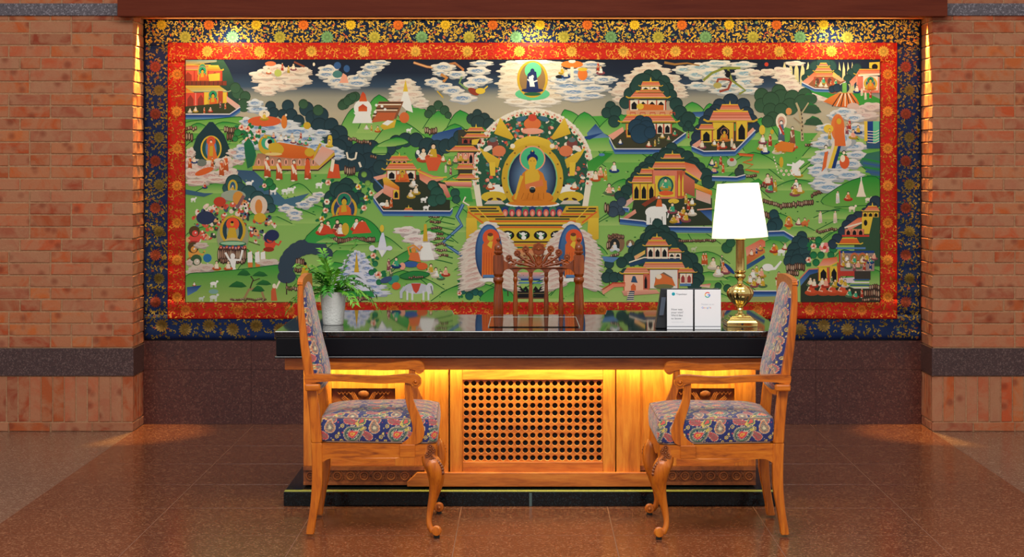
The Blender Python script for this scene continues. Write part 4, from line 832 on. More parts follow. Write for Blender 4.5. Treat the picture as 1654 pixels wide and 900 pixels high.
# between: small figures, orange frame, seat
crowd([(1154, 278), (1156, 270), (1168, 276), (1150, 266), (1164, 264)], 7); A.ell(1182, 262, 8, 7, (180, 190, 170)); A.ell(1182, 258, 4, 3, RD); trees([(1194, 278, 8), (1196, 270, 5)], (50, 66, 60))
A.line([(1194, 250), (1216, 252), (1214, 258), (1200, 262), (1216, 266), (1204, 274), (1226, 278)], 3, (206, 110, 50)); A.line([(1192, 248), (1218, 250)], 1.6, RD)
moat([(1150, 285), (1190, 286), (1204, 282)], 7); hill([(1200, 300), (1225, 288), (1240, 300)], (40, 136, 50), (70, 150, 60)); rocks(1205, 1222, 284, 6)
crowd([(1230, 240), (1236, 246), (1244, 232), (1255, 246), (1266, 244), (1276, 242), (1262, 232), (1282, 238), (1232, 230), (1246, 300), (1244, 308), (1252, 306), (1286, 304), (1284, 314), (1292, 310), (1240, 296), (1290, 284)], 9)
# hermit cave, lakes left of lower temple
tree(1000, 340, 9, SL); trees([(992, 332, 8), (1004, 326, 8), (990, 342, 9)], SL); tree(984, 444, 10, (40, 70, 66)); trees([(984, 426, 8), (980, 448, 9), (992, 448, 9), (1004, 446, 8), (1010, 440, 7)], (38, 66, 64)); rocks(976, 984, 336, 18)
A.ell(995, 393, 14, 16, (128, 98, 72)); rocks(982, 1008, 382, 8); rocks(980, 986, 396, 14); A.ell(993, 396, 8, 11, (40, 44, 44)); seated(993, 404, 9, (206, 210, 214), (206, 210, 214)); A.ell(1018, 394, 7, 7, (120, 100, 70)); seated(1018, 398, 6, CB, (206, 210, 214)); hill([(976, 414), (994, 404), (1010, 414)], (40, 130, 60)); rocks(986, 1000, 412, 6); A.poly([(972, 414), (1000, 416), (990, 424), (976, 422)], CB)
# lower temple
trees([(1062, 362, 9), (1052, 374, 11), (1072, 374, 11), (1044, 386, 11), (1084, 384, 11), (1034, 396, 10), (1094, 394, 10), (1024, 406, 10), (1100, 404, 11), (1016, 418, 10), (1106, 416, 12), (1004, 424, 9), (1116, 420, 12), (1124, 436, 12), (1116, 444, 14), (1128, 450, 10), (1122, 460, 12), (1060, 390, 22), (1070, 400, 26), (1040, 410, 20), (1100, 430, 20)], DG)
roof(1061, 383, 14, 22, 5); finial(1061, 383, 5); roof(1061, 389, 28, 38, 8); roof(1090, 401, 12, 24, 6); hall(1062, 400, 34, 18, CR, 3); A.poly([(1024, 414), (1042, 404), (1042, 410), (1026, 420)], YE, PK); hall(1090, 409, 20, 10, CR, 2)
A.poly([(1016, 426), (1040, 418), (1098, 418), (1098, 423), (1042, 424), (1018, 431)], (40, 66, 96)); A.line([(1016, 424), (1040, 416), (1098, 416)], 2, CR)
roof(1072, 424, 60, 70, 10, (206, 110, 70), (226, 170, 140)); roof(1028, 432, 30, 44, 10, (206, 110, 70), (226, 170, 140)); roof(1108, 434, 20, 30, 6)
hall(1028, 444, 40, 26, (230, 180, 150), 1, (196, 84, 60), (230, 180, 150)); A.poly([(1019, 456), (1022, 446), (1026, 446), (1030, 457)], (50, 80, 110)); A.poly([(1019, 470), (1019, 462), (1023, 458), (1027, 462), (1027, 470)], (206, 96, 50)); hall(1072, 436, 46, 30, (218, 214, 206), 1, (196, 84, 60), (120, 100, 84)); A.poly([(1056, 462), (1060, 446), (1070, 442), (1086, 450), (1091, 462)], (206, 110, 56)); A.ell(1064, 447, 5, 4, CR); A.ell(1072, 463, 16, 4, (110, 110, 70)); hall(1043, 442, 7, 26, (190, 100, 80), 1); hall(1108, 442, 20, 16, CR, 2, (190, 80, 60), (150, 60, 60)); A.line([(1098, 460), (1116, 460)], 4, CB)
A.poly([(1004, 470), (1060, 468), (1066, 474), (1008, 478)], PK, (190, 130, 110)); A.poly([(1012, 485), (1017, 470), (1025, 470), (1023, 485)], (60, 74, 96));
for k in range(5): A.line([(1013, 473+k*3), (1024, 473+k*3)], 1, CR)
A.poly([(972, 470), (990, 458), (1010, 458), (1010, 463), (992, 464), (974, 476)], (214, 110, 80), PK); A.line([(972, 468), (990, 457), (1010, 457)], 1.4, RD); A.poly([(1132, 460), (1148, 458), (1146, 465), (1130, 463)], (206, 84, 64), CR)
# right mid field: people around the lamp
rocks(1096, 1156, 390, 5, 388); crowd([(1136, 424), (1140, 424), (1152, 432), (1166, 428), (1168, 436), (1172, 440), (1160, 444)], 9); animal(1120, 402, 6, (180, 190, 150)); A.ell(1178, 434, 12, 3, BL, None, .8); trees([(1174, 400, 9), (1180, 392, 8), (1160, 462, 6), (1175, 466, 7)], (40, 84, 60))
rocks(1226, 1238, 300, 8); rocks(1232, 1262, 324, 8, 334); rocks(1260, 1314, 334, 10, 326); rocks(1226, 1250, 342, 12, 352); rocks(1310, 1330, 316, 8, 308); rocks(1318, 1352, 375, 6, 370); rocks(1300, 1318, 386, 6)
tree(1252, 356, 11, (36, 66, 72)); trees([(1250, 346, 8), (1254, 362, 11), (1246, 366, 9)], (36, 66, 72)); A.ell(1274, 360, 6, 11, GO); seated(1274, 364, 8, OR, (200, 110, 60)); crowd([(1290, 362), (1300, 362)], 7); animal(1300, 360, 8, (200, 110, 60)); A.poly([(1241, 374), (1262, 372), (1282, 384), (1270, 392), (1240, 386)], (60, 130, 80)); moat([(1241, 374), (1266, 373), (1284, 384)], 8)
A.poly([(1204, 400), (1230, 386), (1236, 390), (1236, 400), (1206, 416)], (208, 96, 66), PK); A.poly([(1206, 414), (1234, 398), (1236, 408), (1206, 428)], (200, 130, 60), (190, 90, 60)); A.poly([(1206, 428), (1234, 412), (1236, 417), (1206, 436)], BL, (60, 100, 130)); crowd([(1214, 412), (1222, 408), (1228, 404)], 5)
A.ell(1252, 404, 5, 9, GO); seated(1250, 406, 8, RD, OR); animal(1262, 406, 9, WH, 1); seated(1268, 402, 6, RD, CR); A.ell(1240, 432, 9, 6, WH); A.line([(1240, 434), (1252, 434), (1262, 422)], 6, WH, 3); animal(1258, 455, 8, CR); seated(1258, 450, 7, RD, (200, 90, 60)); crowd([(1222, 440), (1216, 448), (1230, 446), (1212, 456), (1226, 458), (1232, 462), (1218, 462)], 8)
moat([(1206, 470), (1272, 470), (1290, 452)], 9); A.poly([(1206, 480), (1276, 478), (1276, 486), (1206, 486)], (150, 156, 100))
for sg, L in ((0, [(1295, 382, 9), (1290, 392, 12), (1284, 404, 13), (1280, 416, 13), (1292, 414, 13), (1300, 404, 10), (1302, 418, 9), (1274, 422, 9), (1288, 422, 12), (1298, 392, 10)]),): trees(L, (38, 66, 70))
rocks(1270, 1300, 432, 14); rocks(1270, 1290, 442, 10)
flower(1332, 400, 9, (226, 130, 130)); flower(1314, 398, 5); flower(1306, 420, 5); trees([(1322, 388, 6), (1314, 412, 6), (1326, 412, 6), (1346, 402, 7), (1318, 424, 6), (1342, 412, 6)], (32, 108, 64))
# ---------- upper right
for x0_, x1_ in ((1262, 1310), (1345, 1380)):
    n = 5
    for k in range(n):
        xx = x0_+(x1_-x0_)*k/n; A.poly([(xx, 150), (xx+2, 112+(k % 2)*6), (xx+(x1_-x0_)/n/2, 100), (xx+(x1_-x0_)/n-1, 112), (xx+(x1_-x0_)/n, 150)], (206, 196, 140), (190, 184, 130))
clouds([(1284, 102, 30, 7), (1262, 114, 30, 12), (1266, 123, 34, 12), (1272, 133, 34, 12), (1280, 141, 34, 12), (1292, 147, 28, 12), (1318, 156, 30, 12), (1334, 158, 26, 12), (1240, 116, 24, 10), (1222, 118, 24, 10), (1222, 130, 20, 10)], (190, 160, 150), (220, 208, 190)); A.ell(1238, 104, 3.4, 3.4, RD)
trees([(1318, 110, 12), (1340, 108, 12), (1308, 120, 9), (1352, 120, 8), (1330, 102, 12), (1376, 118, 8), (1370, 128, 8), (1384, 110, 8), (1300, 126, 6)], DG)
A.poly([(1296, 133), (1310, 126), (1352, 126), (1366, 130), (1362, 146), (1345, 152), (1310, 146)], (140, 90, 60)); A.poly([(1298, 136), (1345, 152), (1400, 150), (1421, 160), (1421, 170), (1370, 170), (1340, 160), (1302, 146)], (44, 134, 54), (60, 146, 60))
roof(1330, 102, 10, 16, 5); roof(1330, 109, 20, 28, 6); roof(1330, 117, 28, 44, 7); A.poly([(1296, 132), (1316, 116), (1320, 122), (1304, 138)], OR, PK); A.poly([(1346, 116), (1364, 130), (1358, 132), (1344, 124)], YE, PK); hall(1330, 124, 30, 12, (150, 80, 60), 3, RD, (90, 60, 50)); seated(1330, 134, 6, GO, TE); crowd([(1318, 138), (1326, 139), (1334, 140), (1342, 138), (1350, 136)], 4.5); moat([(1295, 133), (1316, 143), (1345, 144), (1366, 132)], 5); trees([(1344, 144, 6), (1352, 142, 7), (1364, 142, 8)], DGB)
A.poly([(1404, 101), (1421, 100), (1421, 112), (1404, 110)], YE); A.ell(1413, 108, 5, 5, BK); roof(1405, 112, 34, 44, 8); A.poly([(1372, 132), (1388, 116), (1390, 124), (1376, 140)], OR, PK); A.line([(1386, 122), (1421, 120)], 3, CR); hall(1402, 124, 36, 26, (206, 110, 90), 1, PK, (200, 110, 90)); A.poly([(1394, 123), (1418, 123), (1418, 146), (1394, 146)], CR); nimbus(1406, 135, 11, 11); buddha(1406, 145, 18, (206, 120, 44), GO, (40, 130, 90)); crowd([(1384, 148), (1392, 152), (1406, 156), (1398, 158)], 6)
# umbrella
A.line([(1364, 134), (1364, 150)], 7, (110, 170, 80)); A.poly([(1330, 164), (1340, 157), (1354, 150), (1376, 150), (1384, 160), (1388, 168), (1372, 174), (1350, 172)], (214, 130, 60), (196, 96, 44))
for k in range(7): A.line([(1358+k*2.4, 151), (1344+k*7, 172)], 1.6, (BRD, CR)[k % 2])
clouds([(1392, 176, 34, 14), (1408, 172, 30, 14), (1398, 186, 40, 12), (1380, 180, 24, 10)], (186, 160, 156), (206, 194, 184)); A.ell(1378, 172, 10, 6, CP)
# big dark tree
trees([(1230, 154, 12), (1230, 170, 12), (1258, 148, 12), (1262, 160, 16), (1245, 162, 14), (1280, 158, 13), (1276, 172, 14), (1300, 154, 12), (1296, 166, 14), (1312, 160, 8), (1244, 178, 12), (1262, 178, 12), (1248, 192, 12), (1240, 196, 10)], DG2); 
for x, y, w_, h_ in ((1310, 176, 17, 10), (1314, 196, 16, 9), (1306, 158, 14, 8)): spruce_pad(x, y, w_, h_, DG2); A.ell(x, y, w_*.8, h_*.6, DG2)
A.line([(1296, 228), (1295, 200), (1290, 176), (1286, 166)], 5, (176, 160, 124), 3); A.line([(1293, 186), (1306, 166)], 2, (176, 160, 124)); A.line([(1294, 200), (1282, 190)], 2, (150, 130, 100))
for k in range(8): A.ell(1295+R.uniform(-1.5, 1.5), 178+k*6.5, 1, 2.2, BRD)
A.ell(1274, 180, 5, 6, (206, 140, 80)); A.ell(1262, 196, 9, 13, CR); A.ell(1262, 196, 6, 8, (200, 150, 130)); stand(1262, 228, 34, (90, 110, 130), WH, RD); A.ell(1231, 210, 5, 8, YE); stand(1280, 232, 28, (150, 90, 70), CR); A.ell(1247, 213, 3, 4, GO); A.poly([(1250, 236), (1262, 228), (1284, 232), (1280, 246), (1256, 244)], (208, 120, 44)); rocks(1300, 1312, 234, 6)
A.poly([(1310, 228), (1330, 204), (1345, 196), (1345, 228)], (186, 170, 136), (170, 176, 120))
# cloud stair
clouds([(1352, 186, 30, 12), (1364, 180, 34, 12), (1380, 190, 30, 12), (1340, 222, 34, 14), (1334, 206, 30, 12), (1326, 232, 30, 12), (1396, 214, 30, 14), (1384, 206, 30, 14), (1334, 248, 34, 14), (1322, 258, 30, 12), (1378, 236, 44, 14), (1384, 250, 34, 12), (1324, 272, 34, 14), (1356, 268, 40, 16), (1376, 264, 34, 14), (1318, 278, 24, 10), (1344, 284, 56, 16), (1372, 282, 44, 14), (1326, 296, 36, 12), (1340, 302, 46, 14), (1360, 222, 40, 30)], (96, 140, 176), (212, 212, 208))
A.poly([(1396, 196), (1421, 196), (1421, 240), (1400, 240)], (44, 80, 110)); A.poly([(1396, 196), (1401, 196), (1401, 228), (1396, 228)], YE); A.poly([(1401, 196), (1410, 196), (1410, 232), (1401, 230)], (28, 60, 126)); A.poly([(1410, 196), (1420, 196), (1420, 228), (1410, 232)], (90, 180, 140))
for k in range(5): A.line([(1401, 212+k*4.5), (1414, 213+k*4.5), (1420, 210+k*4.5)], 1, CR)
A.poly([(1331, 272), (1349, 218), (1353, 218), (1337, 272)], (214, 200, 180)); A.poly([(1337, 272), (1353, 218), (1358, 218), (1343, 272)], YE); A.poly([(1343, 272), (1358, 222), (1362, 222), (1349, 272)], (28, 54, 110))
A.ell(1353, 206, 11, 22, (206, 116, 60)); A.poly([(1348, 236), (1348, 196), (1355, 186), (1362, 196), (1366, 236)], (206, 104, 50)); A.ell(1355, 196, 4, 5, GO); A.ell(1338, 208, 8, 7, YE); crowd([(1340, 222), (1372, 206), (1378, 222), (1368, 214), (1386, 214)], 8); A.poly([(1327, 278), (1332, 246), (1338, 244), (1334, 270)], (206, 100, 50)); head(1334, 238, 3, CR); A.ell(1364, 262, 8, 11, (206, 90, 48)); head(1363, 247, 3, CR); A.ell(1361, 256, 4, 6, CR)
A.poly([(1388, 262), (1400, 248), (1421, 244), (1421, 292), (1406, 282)], (50, 110, 80), (60, 96, 130))
for k in range(5): A.line([(1392+k*2, 256+k*7), (1421, 262+k*6)], 3, ((40, 130, 60), CBD)[k % 2])
hill([(1330, 330), (1345, 308), (1386, 288), (1421, 290), (1421, 340)], (36, 136, 50), (110, 164, 72))
A.poly([(1383, 318), (1386, 310), (1388, 300), (1391, 288), (1394, 300), (1396, 310), (1399, 318)], CR); A.line([(1391, 286), (1391, 292)], 1.6, WH); seated(1370, 322, 8, RD, (206, 110, 60)); stand(1353, 328, 20, WH); animal(1376, 336, 8, CR); animal(1402, 322, 7, CR); stand(1325, 360, 20, CR); stand(1349, 360, 20, CR); A.line([(1318, 341), (1356, 340)], 1.6, (50, 90, 60)); A.poly([(1277, 282), (1280, 262), (1284, 264), (1292, 258), (1300, 262), (1290, 272), (1288, 284)], WH); A.line([(1271, 266), (1288, 268), (1298, 260)], 3, WH); A.ell(1262, 262, 3.4, 9, GO)
for k in range(6): A.ell(1250+k*1.4, 254+k*5, 1.2, 1.6, CR)
for k in range(6): flower(1262+k*4, 276+(k % 2)*6, 2.4, CR, False)
# lower right palace
trees([(1414, 326, 10), (1408, 336, 10), (1398, 344, 9), (1386, 350, 9), (1376, 356, 10), (1368, 364, 9), (1362, 374, 9), (1352, 386, 9), (1345, 394, 8), (1412, 352, 12), (1416, 380, 18), (1406, 400, 14), (1392, 394, 10), (1416, 410, 12)], DGB); A.poly([(1380, 360), (1421, 336), (1421, 430), (1380, 430)], DG2)
roof(1409, 333, 14, 28, 8); finial(1409, 333, 5); hall(1406, 343, 26, 8, YE, 3); A.poly([(1366, 366), (1386, 352), (1394, 351), (1394, 360), (1372, 372)], OR, PK); A.line([(1364, 368), (1392, 360)], 2.4, CR); A.poly([(1392, 350), (1410, 350), (1404, 378), (1392, 378)], YE); A.ell(1398, 360, 3, 5, BK); hall(1380, 370, 30, 12, (206, 130, 100), 3); A.line([(1360, 381), (1404, 381)], 3, (190, 60, 50)); roof(1372, 385, 24, 34, 9, (214, 104, 50), OR, YE)
A.line([(1350, 401), (1398, 401)], 3, CB); A.poly([(1356, 405), (1412, 405), (1412, 438), (1356, 438)], (150, 130, 120)); A.poly([(1356, 405), (1412, 405), (1412, 409), (1356, 409)], BL)
for x, c in ((1380, TE), (1393, CR)): A.ell(x, 417, 7, 9, (190, 100, 60)); A.ell(x, 418, 5, 7, (150, 120, 60)); seated(x, 424, 7, GO, c)
crowd([(1362, 418), (1368, 422), (1362, 430), (1370, 432), (1386, 432), (1400, 420), (1406, 424), (1406, 432), (1396, 434), (1380, 436), (1412, 418)], 7); A.line([(1356, 405), (1356, 450)], 2.4, RD); A.line([(1380, 438), (1380, 450)], 2, RD); A.poly([(1356, 438), (1380, 438), (1380, 446), (1356, 446)], (180, 60, 50)); A.poly([(1380, 438), (1406, 438), (1406, 452), (1380, 452)], (60, 56, 50))
A.poly([(1350, 450), (1380, 448), (1380, 457), (1352, 458)], (206, 196, 206)); 
for k in range(4): A.line([(1378-k*2.5, 452+k*4.3), (1404, 452+k*4.3)], 2.2, ((52, 88, 130), CW)[k % 2])
A.poly([(1293, 488), (1293, 462), (1306, 444), (1322, 440), (1356, 458), (1380, 466), (1421, 466), (1421, 488)], (46, 56, 44)); A.poly([(1292, 452), (1306, 436), (1321, 434), (1321, 440), (1308, 444), (1293, 462)], BL, CB); A.line([(1292, 450), (1306, 435), (1322, 434)], 2, (206, 120, 90))
hall(1330, 432, 16, 22, YE, 1); hall(1347, 430, 14, 26, YE, 1); A.poly([(1321, 430), (1330, 418), (1352, 415), (1353, 424), (1340, 430)], OR, PK); A.line([(1320, 431), (1340, 430), (1354, 423)], 2, YE); A.line([(1337, 432), (1338, 458)], 3, (190, 70, 50)); A.line([(1353, 424), (1354, 456)], 2.4, (190, 70, 50))
for x in (1311, 1330, 1345, 1361): seated(x, 473, 12, (206, 84, 46), (200, 80, 50)); crowd([(x-2, 460), (x+4, 462)], 8)
crowd([(1372, 478), (1382, 480), (1392, 478)], 7); rocks(1396, 1421, 474, 14); rocks(1392, 1421, 484, 6); rocks(1404, 1421, 464, 10)
# scattered tufts and pebbles give the density of the needlework
for k in range(620):
    x = R.uniform(306, 1415); y = R.uniform(200, 484); c = R.choice([(36, 112, 46), (60, 140, 60), (150, 176, 100), (30, 90, 44)])
    key = (int(x//4), int(y//4))
    if A.g.get(key, 0) < 16: A.ell(x, y, R.uniform(.8, 2.2), R.uniform(.6, 1.2), c, n=6)
# ---------- build the hanging
def cloth(name, rects, y, col, mat, parent, step=7):
    """a rippled cloth frame made of rectangles in photo units"""
    vs = []; fs = []; d = CAMD+y
    for a, b, c_, e in rects:
        nx = max(1, int((b-a)/step)); nz = max(1, int((e-c_)/step)); n0 = len(vs)
        for j in range(nz+1):
            for i in range(nx+1):
                x = a+(b-a)*i/nx; z = c_+(e-c_)*j/nz; X = (x-VX)*d/F; Z = CAMH-(z-VY)*d/F
                vs.append((X, y+ripple(X, Z), Z))
        for j in range(nz):
            for i in range(nx):
                q = n0+j*(nx+1)+i; fs.append((q, q+nx+1, q+nx+2, q+1))
    me = bpy.data.meshes.new(name); me.from_pydata(vs, [], fs)
    at = me.color_attributes.new('Col', 'FLOAT_COLOR', 'POINT'); cc = lin(col); at.data.foreach_set('color', list(cc)*len(vs))
    for p in me.polygons: p.use_smooth = True
    me.materials.append(mat); o = link(name, me, parent)
    sm = o.modifiers.new('cloth', 'SOLIDIFY'); sm.thickness = .004; sm.offset = -1
    return o
hang = thing('wall_hanging', 'huge brocade-bordered cloth picture of temples and golden seated figure on niche wall', 'tapestry', (0, 0, 0))
ob = obj('backing_board', bx((236-VX)*CAMD/F, (1485-VX)*CAMD/F, -.012, .011, CAMH-(547-VY)*CAMD/F, CAMH-(33-VY)*CAMD/F), M['dark_void'], hang, smooth=0)
navy = cloth('navy_border', [(233, 1487, 31, 74), (233, 276, 74, 508), (1444, 1487, 74, 508), (233, 1487, 508, 549)], -.019, (18, 38, 80), M['brocade_cloth'], hang)
red = cloth('red_border', [(271, 1449, 69, 101), (271, 303, 101, 484), (1418, 1449, 101, 484), (271, 1449, 484, 515)], -.0255, (186, 34, 22), M['brocade_cloth'], hang)
pp = A.build('picture_panel', M['painted_cloth'], hang); pp['label'] = 'painted landscape with seated golden figure'
obj('panel_edge', bx((299-VX)*11.68/F, (1422-VX)*11.68/F, -.0295, -.012, CAMH-(488-VY)*11.68/F, CAMH-(96-VY)*11.68/F), M['dark_void'], hang, smooth=0)
# brocade motifs
def chrys(Q, x, y, r, c, c2):
    n = 14
    for k in range(n): a = 2*PI*k/n; Q.ell(x+r*.62*math.cos(a), y+r*.62*math.sin(a), r*.4, r*.17, c, None, a, n=7)
    for k in range(9): a = 2*PI*k/9+.3; Q.ell(x+r*.3*math.cos(a), y+r*.3*math.sin(a), r*.28, r*.14, c2, None, a, n=7)
    Q.ell(x, y, r*.2, r*.2, c, n=8)
def curl(Q, x, y, r, a0, c, w_=1.8):
    pts = []
    for k in range(7): t = k/6; a = a0+t*4.2; rr = r*(1-.6*t); pts.append((x+rr*math.cos(a), y+rr*math.sin(a)))
    Q.line(pts, w_, c, w_*.5)
Q = Art(-.0205, 5e-5, 5, True); Q.clip = (234, 1486, 32, 548)
rr_ = random.Random(5)
def infr(x, y): return not (276 < x < 1445 and 72 < y < 511)
GL = [(214, 176, 56), (196, 160, 56), (224, 190, 80), (186, 150, 60)]
flow = []
for k in range(30):
    xx = 243+k*38.2; c = [(226, 186, 50), (60, 0, 0), (220, 120, 50), (60, 0, 0)][k % 4]
    if k % 2 == 0: flow.append((xx+18, 40, 9, (228, 188, 46) if k % 4 == 0 else (222, 112, 40)))
    else: flow.append((xx+18, 60, 10.5, (186, 176, 74) if k % 4 == 1 else (120, 170, 120)))
    flow.append((xx+18, 529+(k % 2)*6-3, 11, (164, 130, 60)))
for k in range(11):
    for x in (254, 1466): flow.append((x+(k % 2)*6-3, 108+k*38, 9.5, (176, 78, 54) if k % 2 == 0 else (150, 130, 60)))
for x, y, r, c in flow:
    if y > 75: c = tuple(int(q*.72) for q in c)  # flowers away from the soffit lamps get their dimness in the colour
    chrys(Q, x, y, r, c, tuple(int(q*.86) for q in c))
def farfrom(x, y, m): return all((x-a)**2+(y-b)**2 > (r+m)**2 for a, b, r, c in flow)
top_n = 0
for k in range(9000):
    s_ = rr_.random()
    if s_ < .5: x, y = rr_.uniform(236, 1484), rr_.uniform(33, 70)
    elif s_ < .68: x, y = rr_.uniform(236, 1484), rr_.uniform(512, 546)
    else: x, y = rr_.choice([rr_.uniform(235, 270), rr_.uniform(1450, 1485)]), rr_.uniform(34, 546)
    if not infr(x, y) or not farfrom(x, y, 1): continue
    i, j = int(x//4.6), int(y//4.6)
    if (i, j) in Q.__dict__.setdefault('occ', set()): continue
    Q.occ.add((i, j)); top = y < 72
    if not top and rr_.random() < .25: continue
    c = rr_.choice(GL) if rr_.random() < .86 else rr_.choice([(206, 110, 60), (120, 150, 110), (190, 96, 60)])
    if not top: c = tuple(int(q*.62) for q in c)  # gold darkened off the lamplit top band, shade held in the colour
    t = rr_.random()
    if t < .3: curl(Q, x, y, rr_.uniform(2.0, 3.4), rr_.uniform(0, 6.3), c, 1.7)
    elif t < .8: a = rr_.uniform(0, 3.1); Q.ell(x, y, rr_.uniform(2, 3.4), rr_.uniform(.9, 1.5), c, None, a, n=7)
    else:
        for m_ in range(4): a = m_*1.57+t*9; Q.ell(x+1.5*math.cos(a), y+1.5*math.sin(a), 1.3, .9, c, None, a, n=6)
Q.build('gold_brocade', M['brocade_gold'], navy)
Q = Art(-.0270, 5e-5, 5, True); Q.clip = (272, 1448, 70, 514)
flow = []
for k in range(14): flow.append((335+k*84, 83, 9.5, (214, 160, 60))); flow.append((300+k*84, 501, 9, (206, 110, 40)))
for k in range(7):
    for x in (286, 1434): flow.append((x, 120+k*60, 9, (222, 130, 44)))
for x, y, r, c in flow:
    chrys(Q, x, y, r, c, tuple(int(q*.85) for q in c))
for k in range(7000):
    s_ = rr_.random()
    if s_ < .38: x, y = rr_.uniform(274, 1446), rr_.uniform(71, 98)
    elif s_ < .74: x, y = rr_.uniform(274, 1446), rr_.uniform(487, 513)
    else: x, y = rr_.choice([rr_.uniform(273, 299), rr_.uniform(1422, 1447)]), rr_.uniform(71, 513)
    if not farfrom(x, y, 0): continue
    i, j = int(x//5), int(y//5)
    if (i, j) in Q.__dict__.setdefault('occ', set()): continue
    Q.occ.add((i, j))
    if rr_.random() < .08: continue
    c = rr_.choice([(212, 120, 36), (200, 92, 30), (222, 150, 54), (190, 70, 28)]); t = rr_.random()
    if y > 102: c = tuple(int(q*.88) for q in c)  # weaker light below the top band put into the thread colour
    if t < .5: curl(Q, x, y, rr_.uniform(2.6, 5), rr_.uniform(0, 6.3), c, 1.5)
    else: Q.ell(x, y, rr_.uniform(1.6, 3.4), rr_.uniform(.8, 1.4), c, None, rr_.uniform(0, 3.1), n=7)
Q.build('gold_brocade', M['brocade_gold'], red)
# ================================================================== RECEPTION DESK
DX = .015                               # centre line of the desk
dk = thing('reception_desk', 'long reception desk with black granite top, glowing wooden front and round-holed grille', 'desk', (DX, 0, 0))
TZ = .787
# countertop, cut out at the back for the seat
X0, X1 = -1.121, 1.121
YF, YB, YC = -2.88, -1.65, -1.93
ca, cb = (729-VX)*9.9/F-DX, (982-VX)*9.9/F-DX
out = [(X0, YF), (X1, YF), (X1, YB), (cb, YB), (cb-.02, YC), (ca+.02, YC), (ca, YB), (X0, YB)]
def inset(pts, t): return [(x+(t if x < -1 else -t if x > 1 else 0), y+(t if y < -2.5 else -t if y > -1.7 else 0)) for x, y in pts]
bm = bmesh.new(); prism(bm, out, TZ-.028, TZ, 'z'); top = obj('countertop', bm, M['black_granite'], dk, smooth=0, bevel=.004)
bm = bmesh.new(); prism(bm, inset(out, .006), TZ-.110, TZ-.0285, 'z'); obj('countertop_edge', bm, M['slab_edge'], dk, smooth=0, bevel=.005)
bm = bmesh.new(); prism(bm, inset(out, .0), TZ-.121, TZ-.1105, 'z'); obj('edge_bead', bm, M['slab_bead'], dk, smooth=0, bevel=.004)
# cornice under the stone: a hollow frame that hides the light strip
CZ0, CZ1 = .612, TZ-.1215
def frame_rail(name, x0, x1, y0, y1, z0, z1, mat, bev=.003): return obj(name, bx(x0, x1, y0, y1, z0, z1), mat, dk, smooth=0, bevel=bev)
frame_rail('cornice', X0+.04, X1-.04, -2.835, -2.80, CZ0, CZ1, M['desk_wood_x'])
frame_rail('cornice', X0+.04, X0+.075, -2.799, YB-.05, CZ0, CZ1, M['desk_wood_x'])
frame_rail('cornice', X1-.075, X1-.04, -2.799, YB-.05, CZ0, CZ1, M['desk_wood_x'])
# carcass, open at the back under the cut-out
BF = -2.635; BX0, BX1 = -1.02, 1.02; BZ = .073
bmv = bmesh.new(); box(bmv, BX0, BX1, BF+.035, BF+.06, BZ, CZ1)
box(bmv, BX0+.0, BX0+.55, BF+.06, YB-.08, BZ, CZ1); box(bmv, BX1-.55, BX1, BF+.06, YB-.08, BZ, CZ1)
obj('carcass', bmv, M['desk_wood_z'], dk, smooth=0)
# front boards. photo x -> desk x
def dx(px, d=9.06): return (px-VX)*d/F-DX
def dz(py, d=9.06): return CAMH-(py-VY)*d/F
def rail(name, pa, pb, za, zb, y, th, mat, bev=.0025):
    return obj(name, bx(dx(pa), dx(pb), y, y+th, za, zb), mat, dk, smooth=0, bevel=bev)
yc = BF-.022                                  # centre bay stands proud
rail('stile', 686, 724.5, BZ+.02, CZ1, yc, .056, M['desk_wood_z'])
rail('stile', 995.5, 1034, BZ+.02, CZ1, yc, .056, M['desk_wood_z'])
# grille door
gd = obj('grille_door', bx(dx(727), dx(747), yc, yc+.03, BZ+.02, CZ1), M['desk_wood_z'], dk, smooth=0, bevel=.002)
gd['label'] = 'framed door panel with round-holed grille'
obj('door_stile', bx(dx(974), dx(993.5), yc, yc+.03, BZ+.02, CZ1), M['desk_wood_z'], gd, smooth=0, bevel=.002)
obj('door_rail', bx(dx(747.3), dx(973.7), yc, yc+.03, dz(613.5), CZ1), M['desk_wood_x'], gd, smooth=0, bevel=.002)
obj('door_rail', bx(dx(747.3), dx(973.7), yc, yc+.03, BZ+.02, dz(746)), M['desk_wood_x'], gd, smooth=0, bevel=.002)
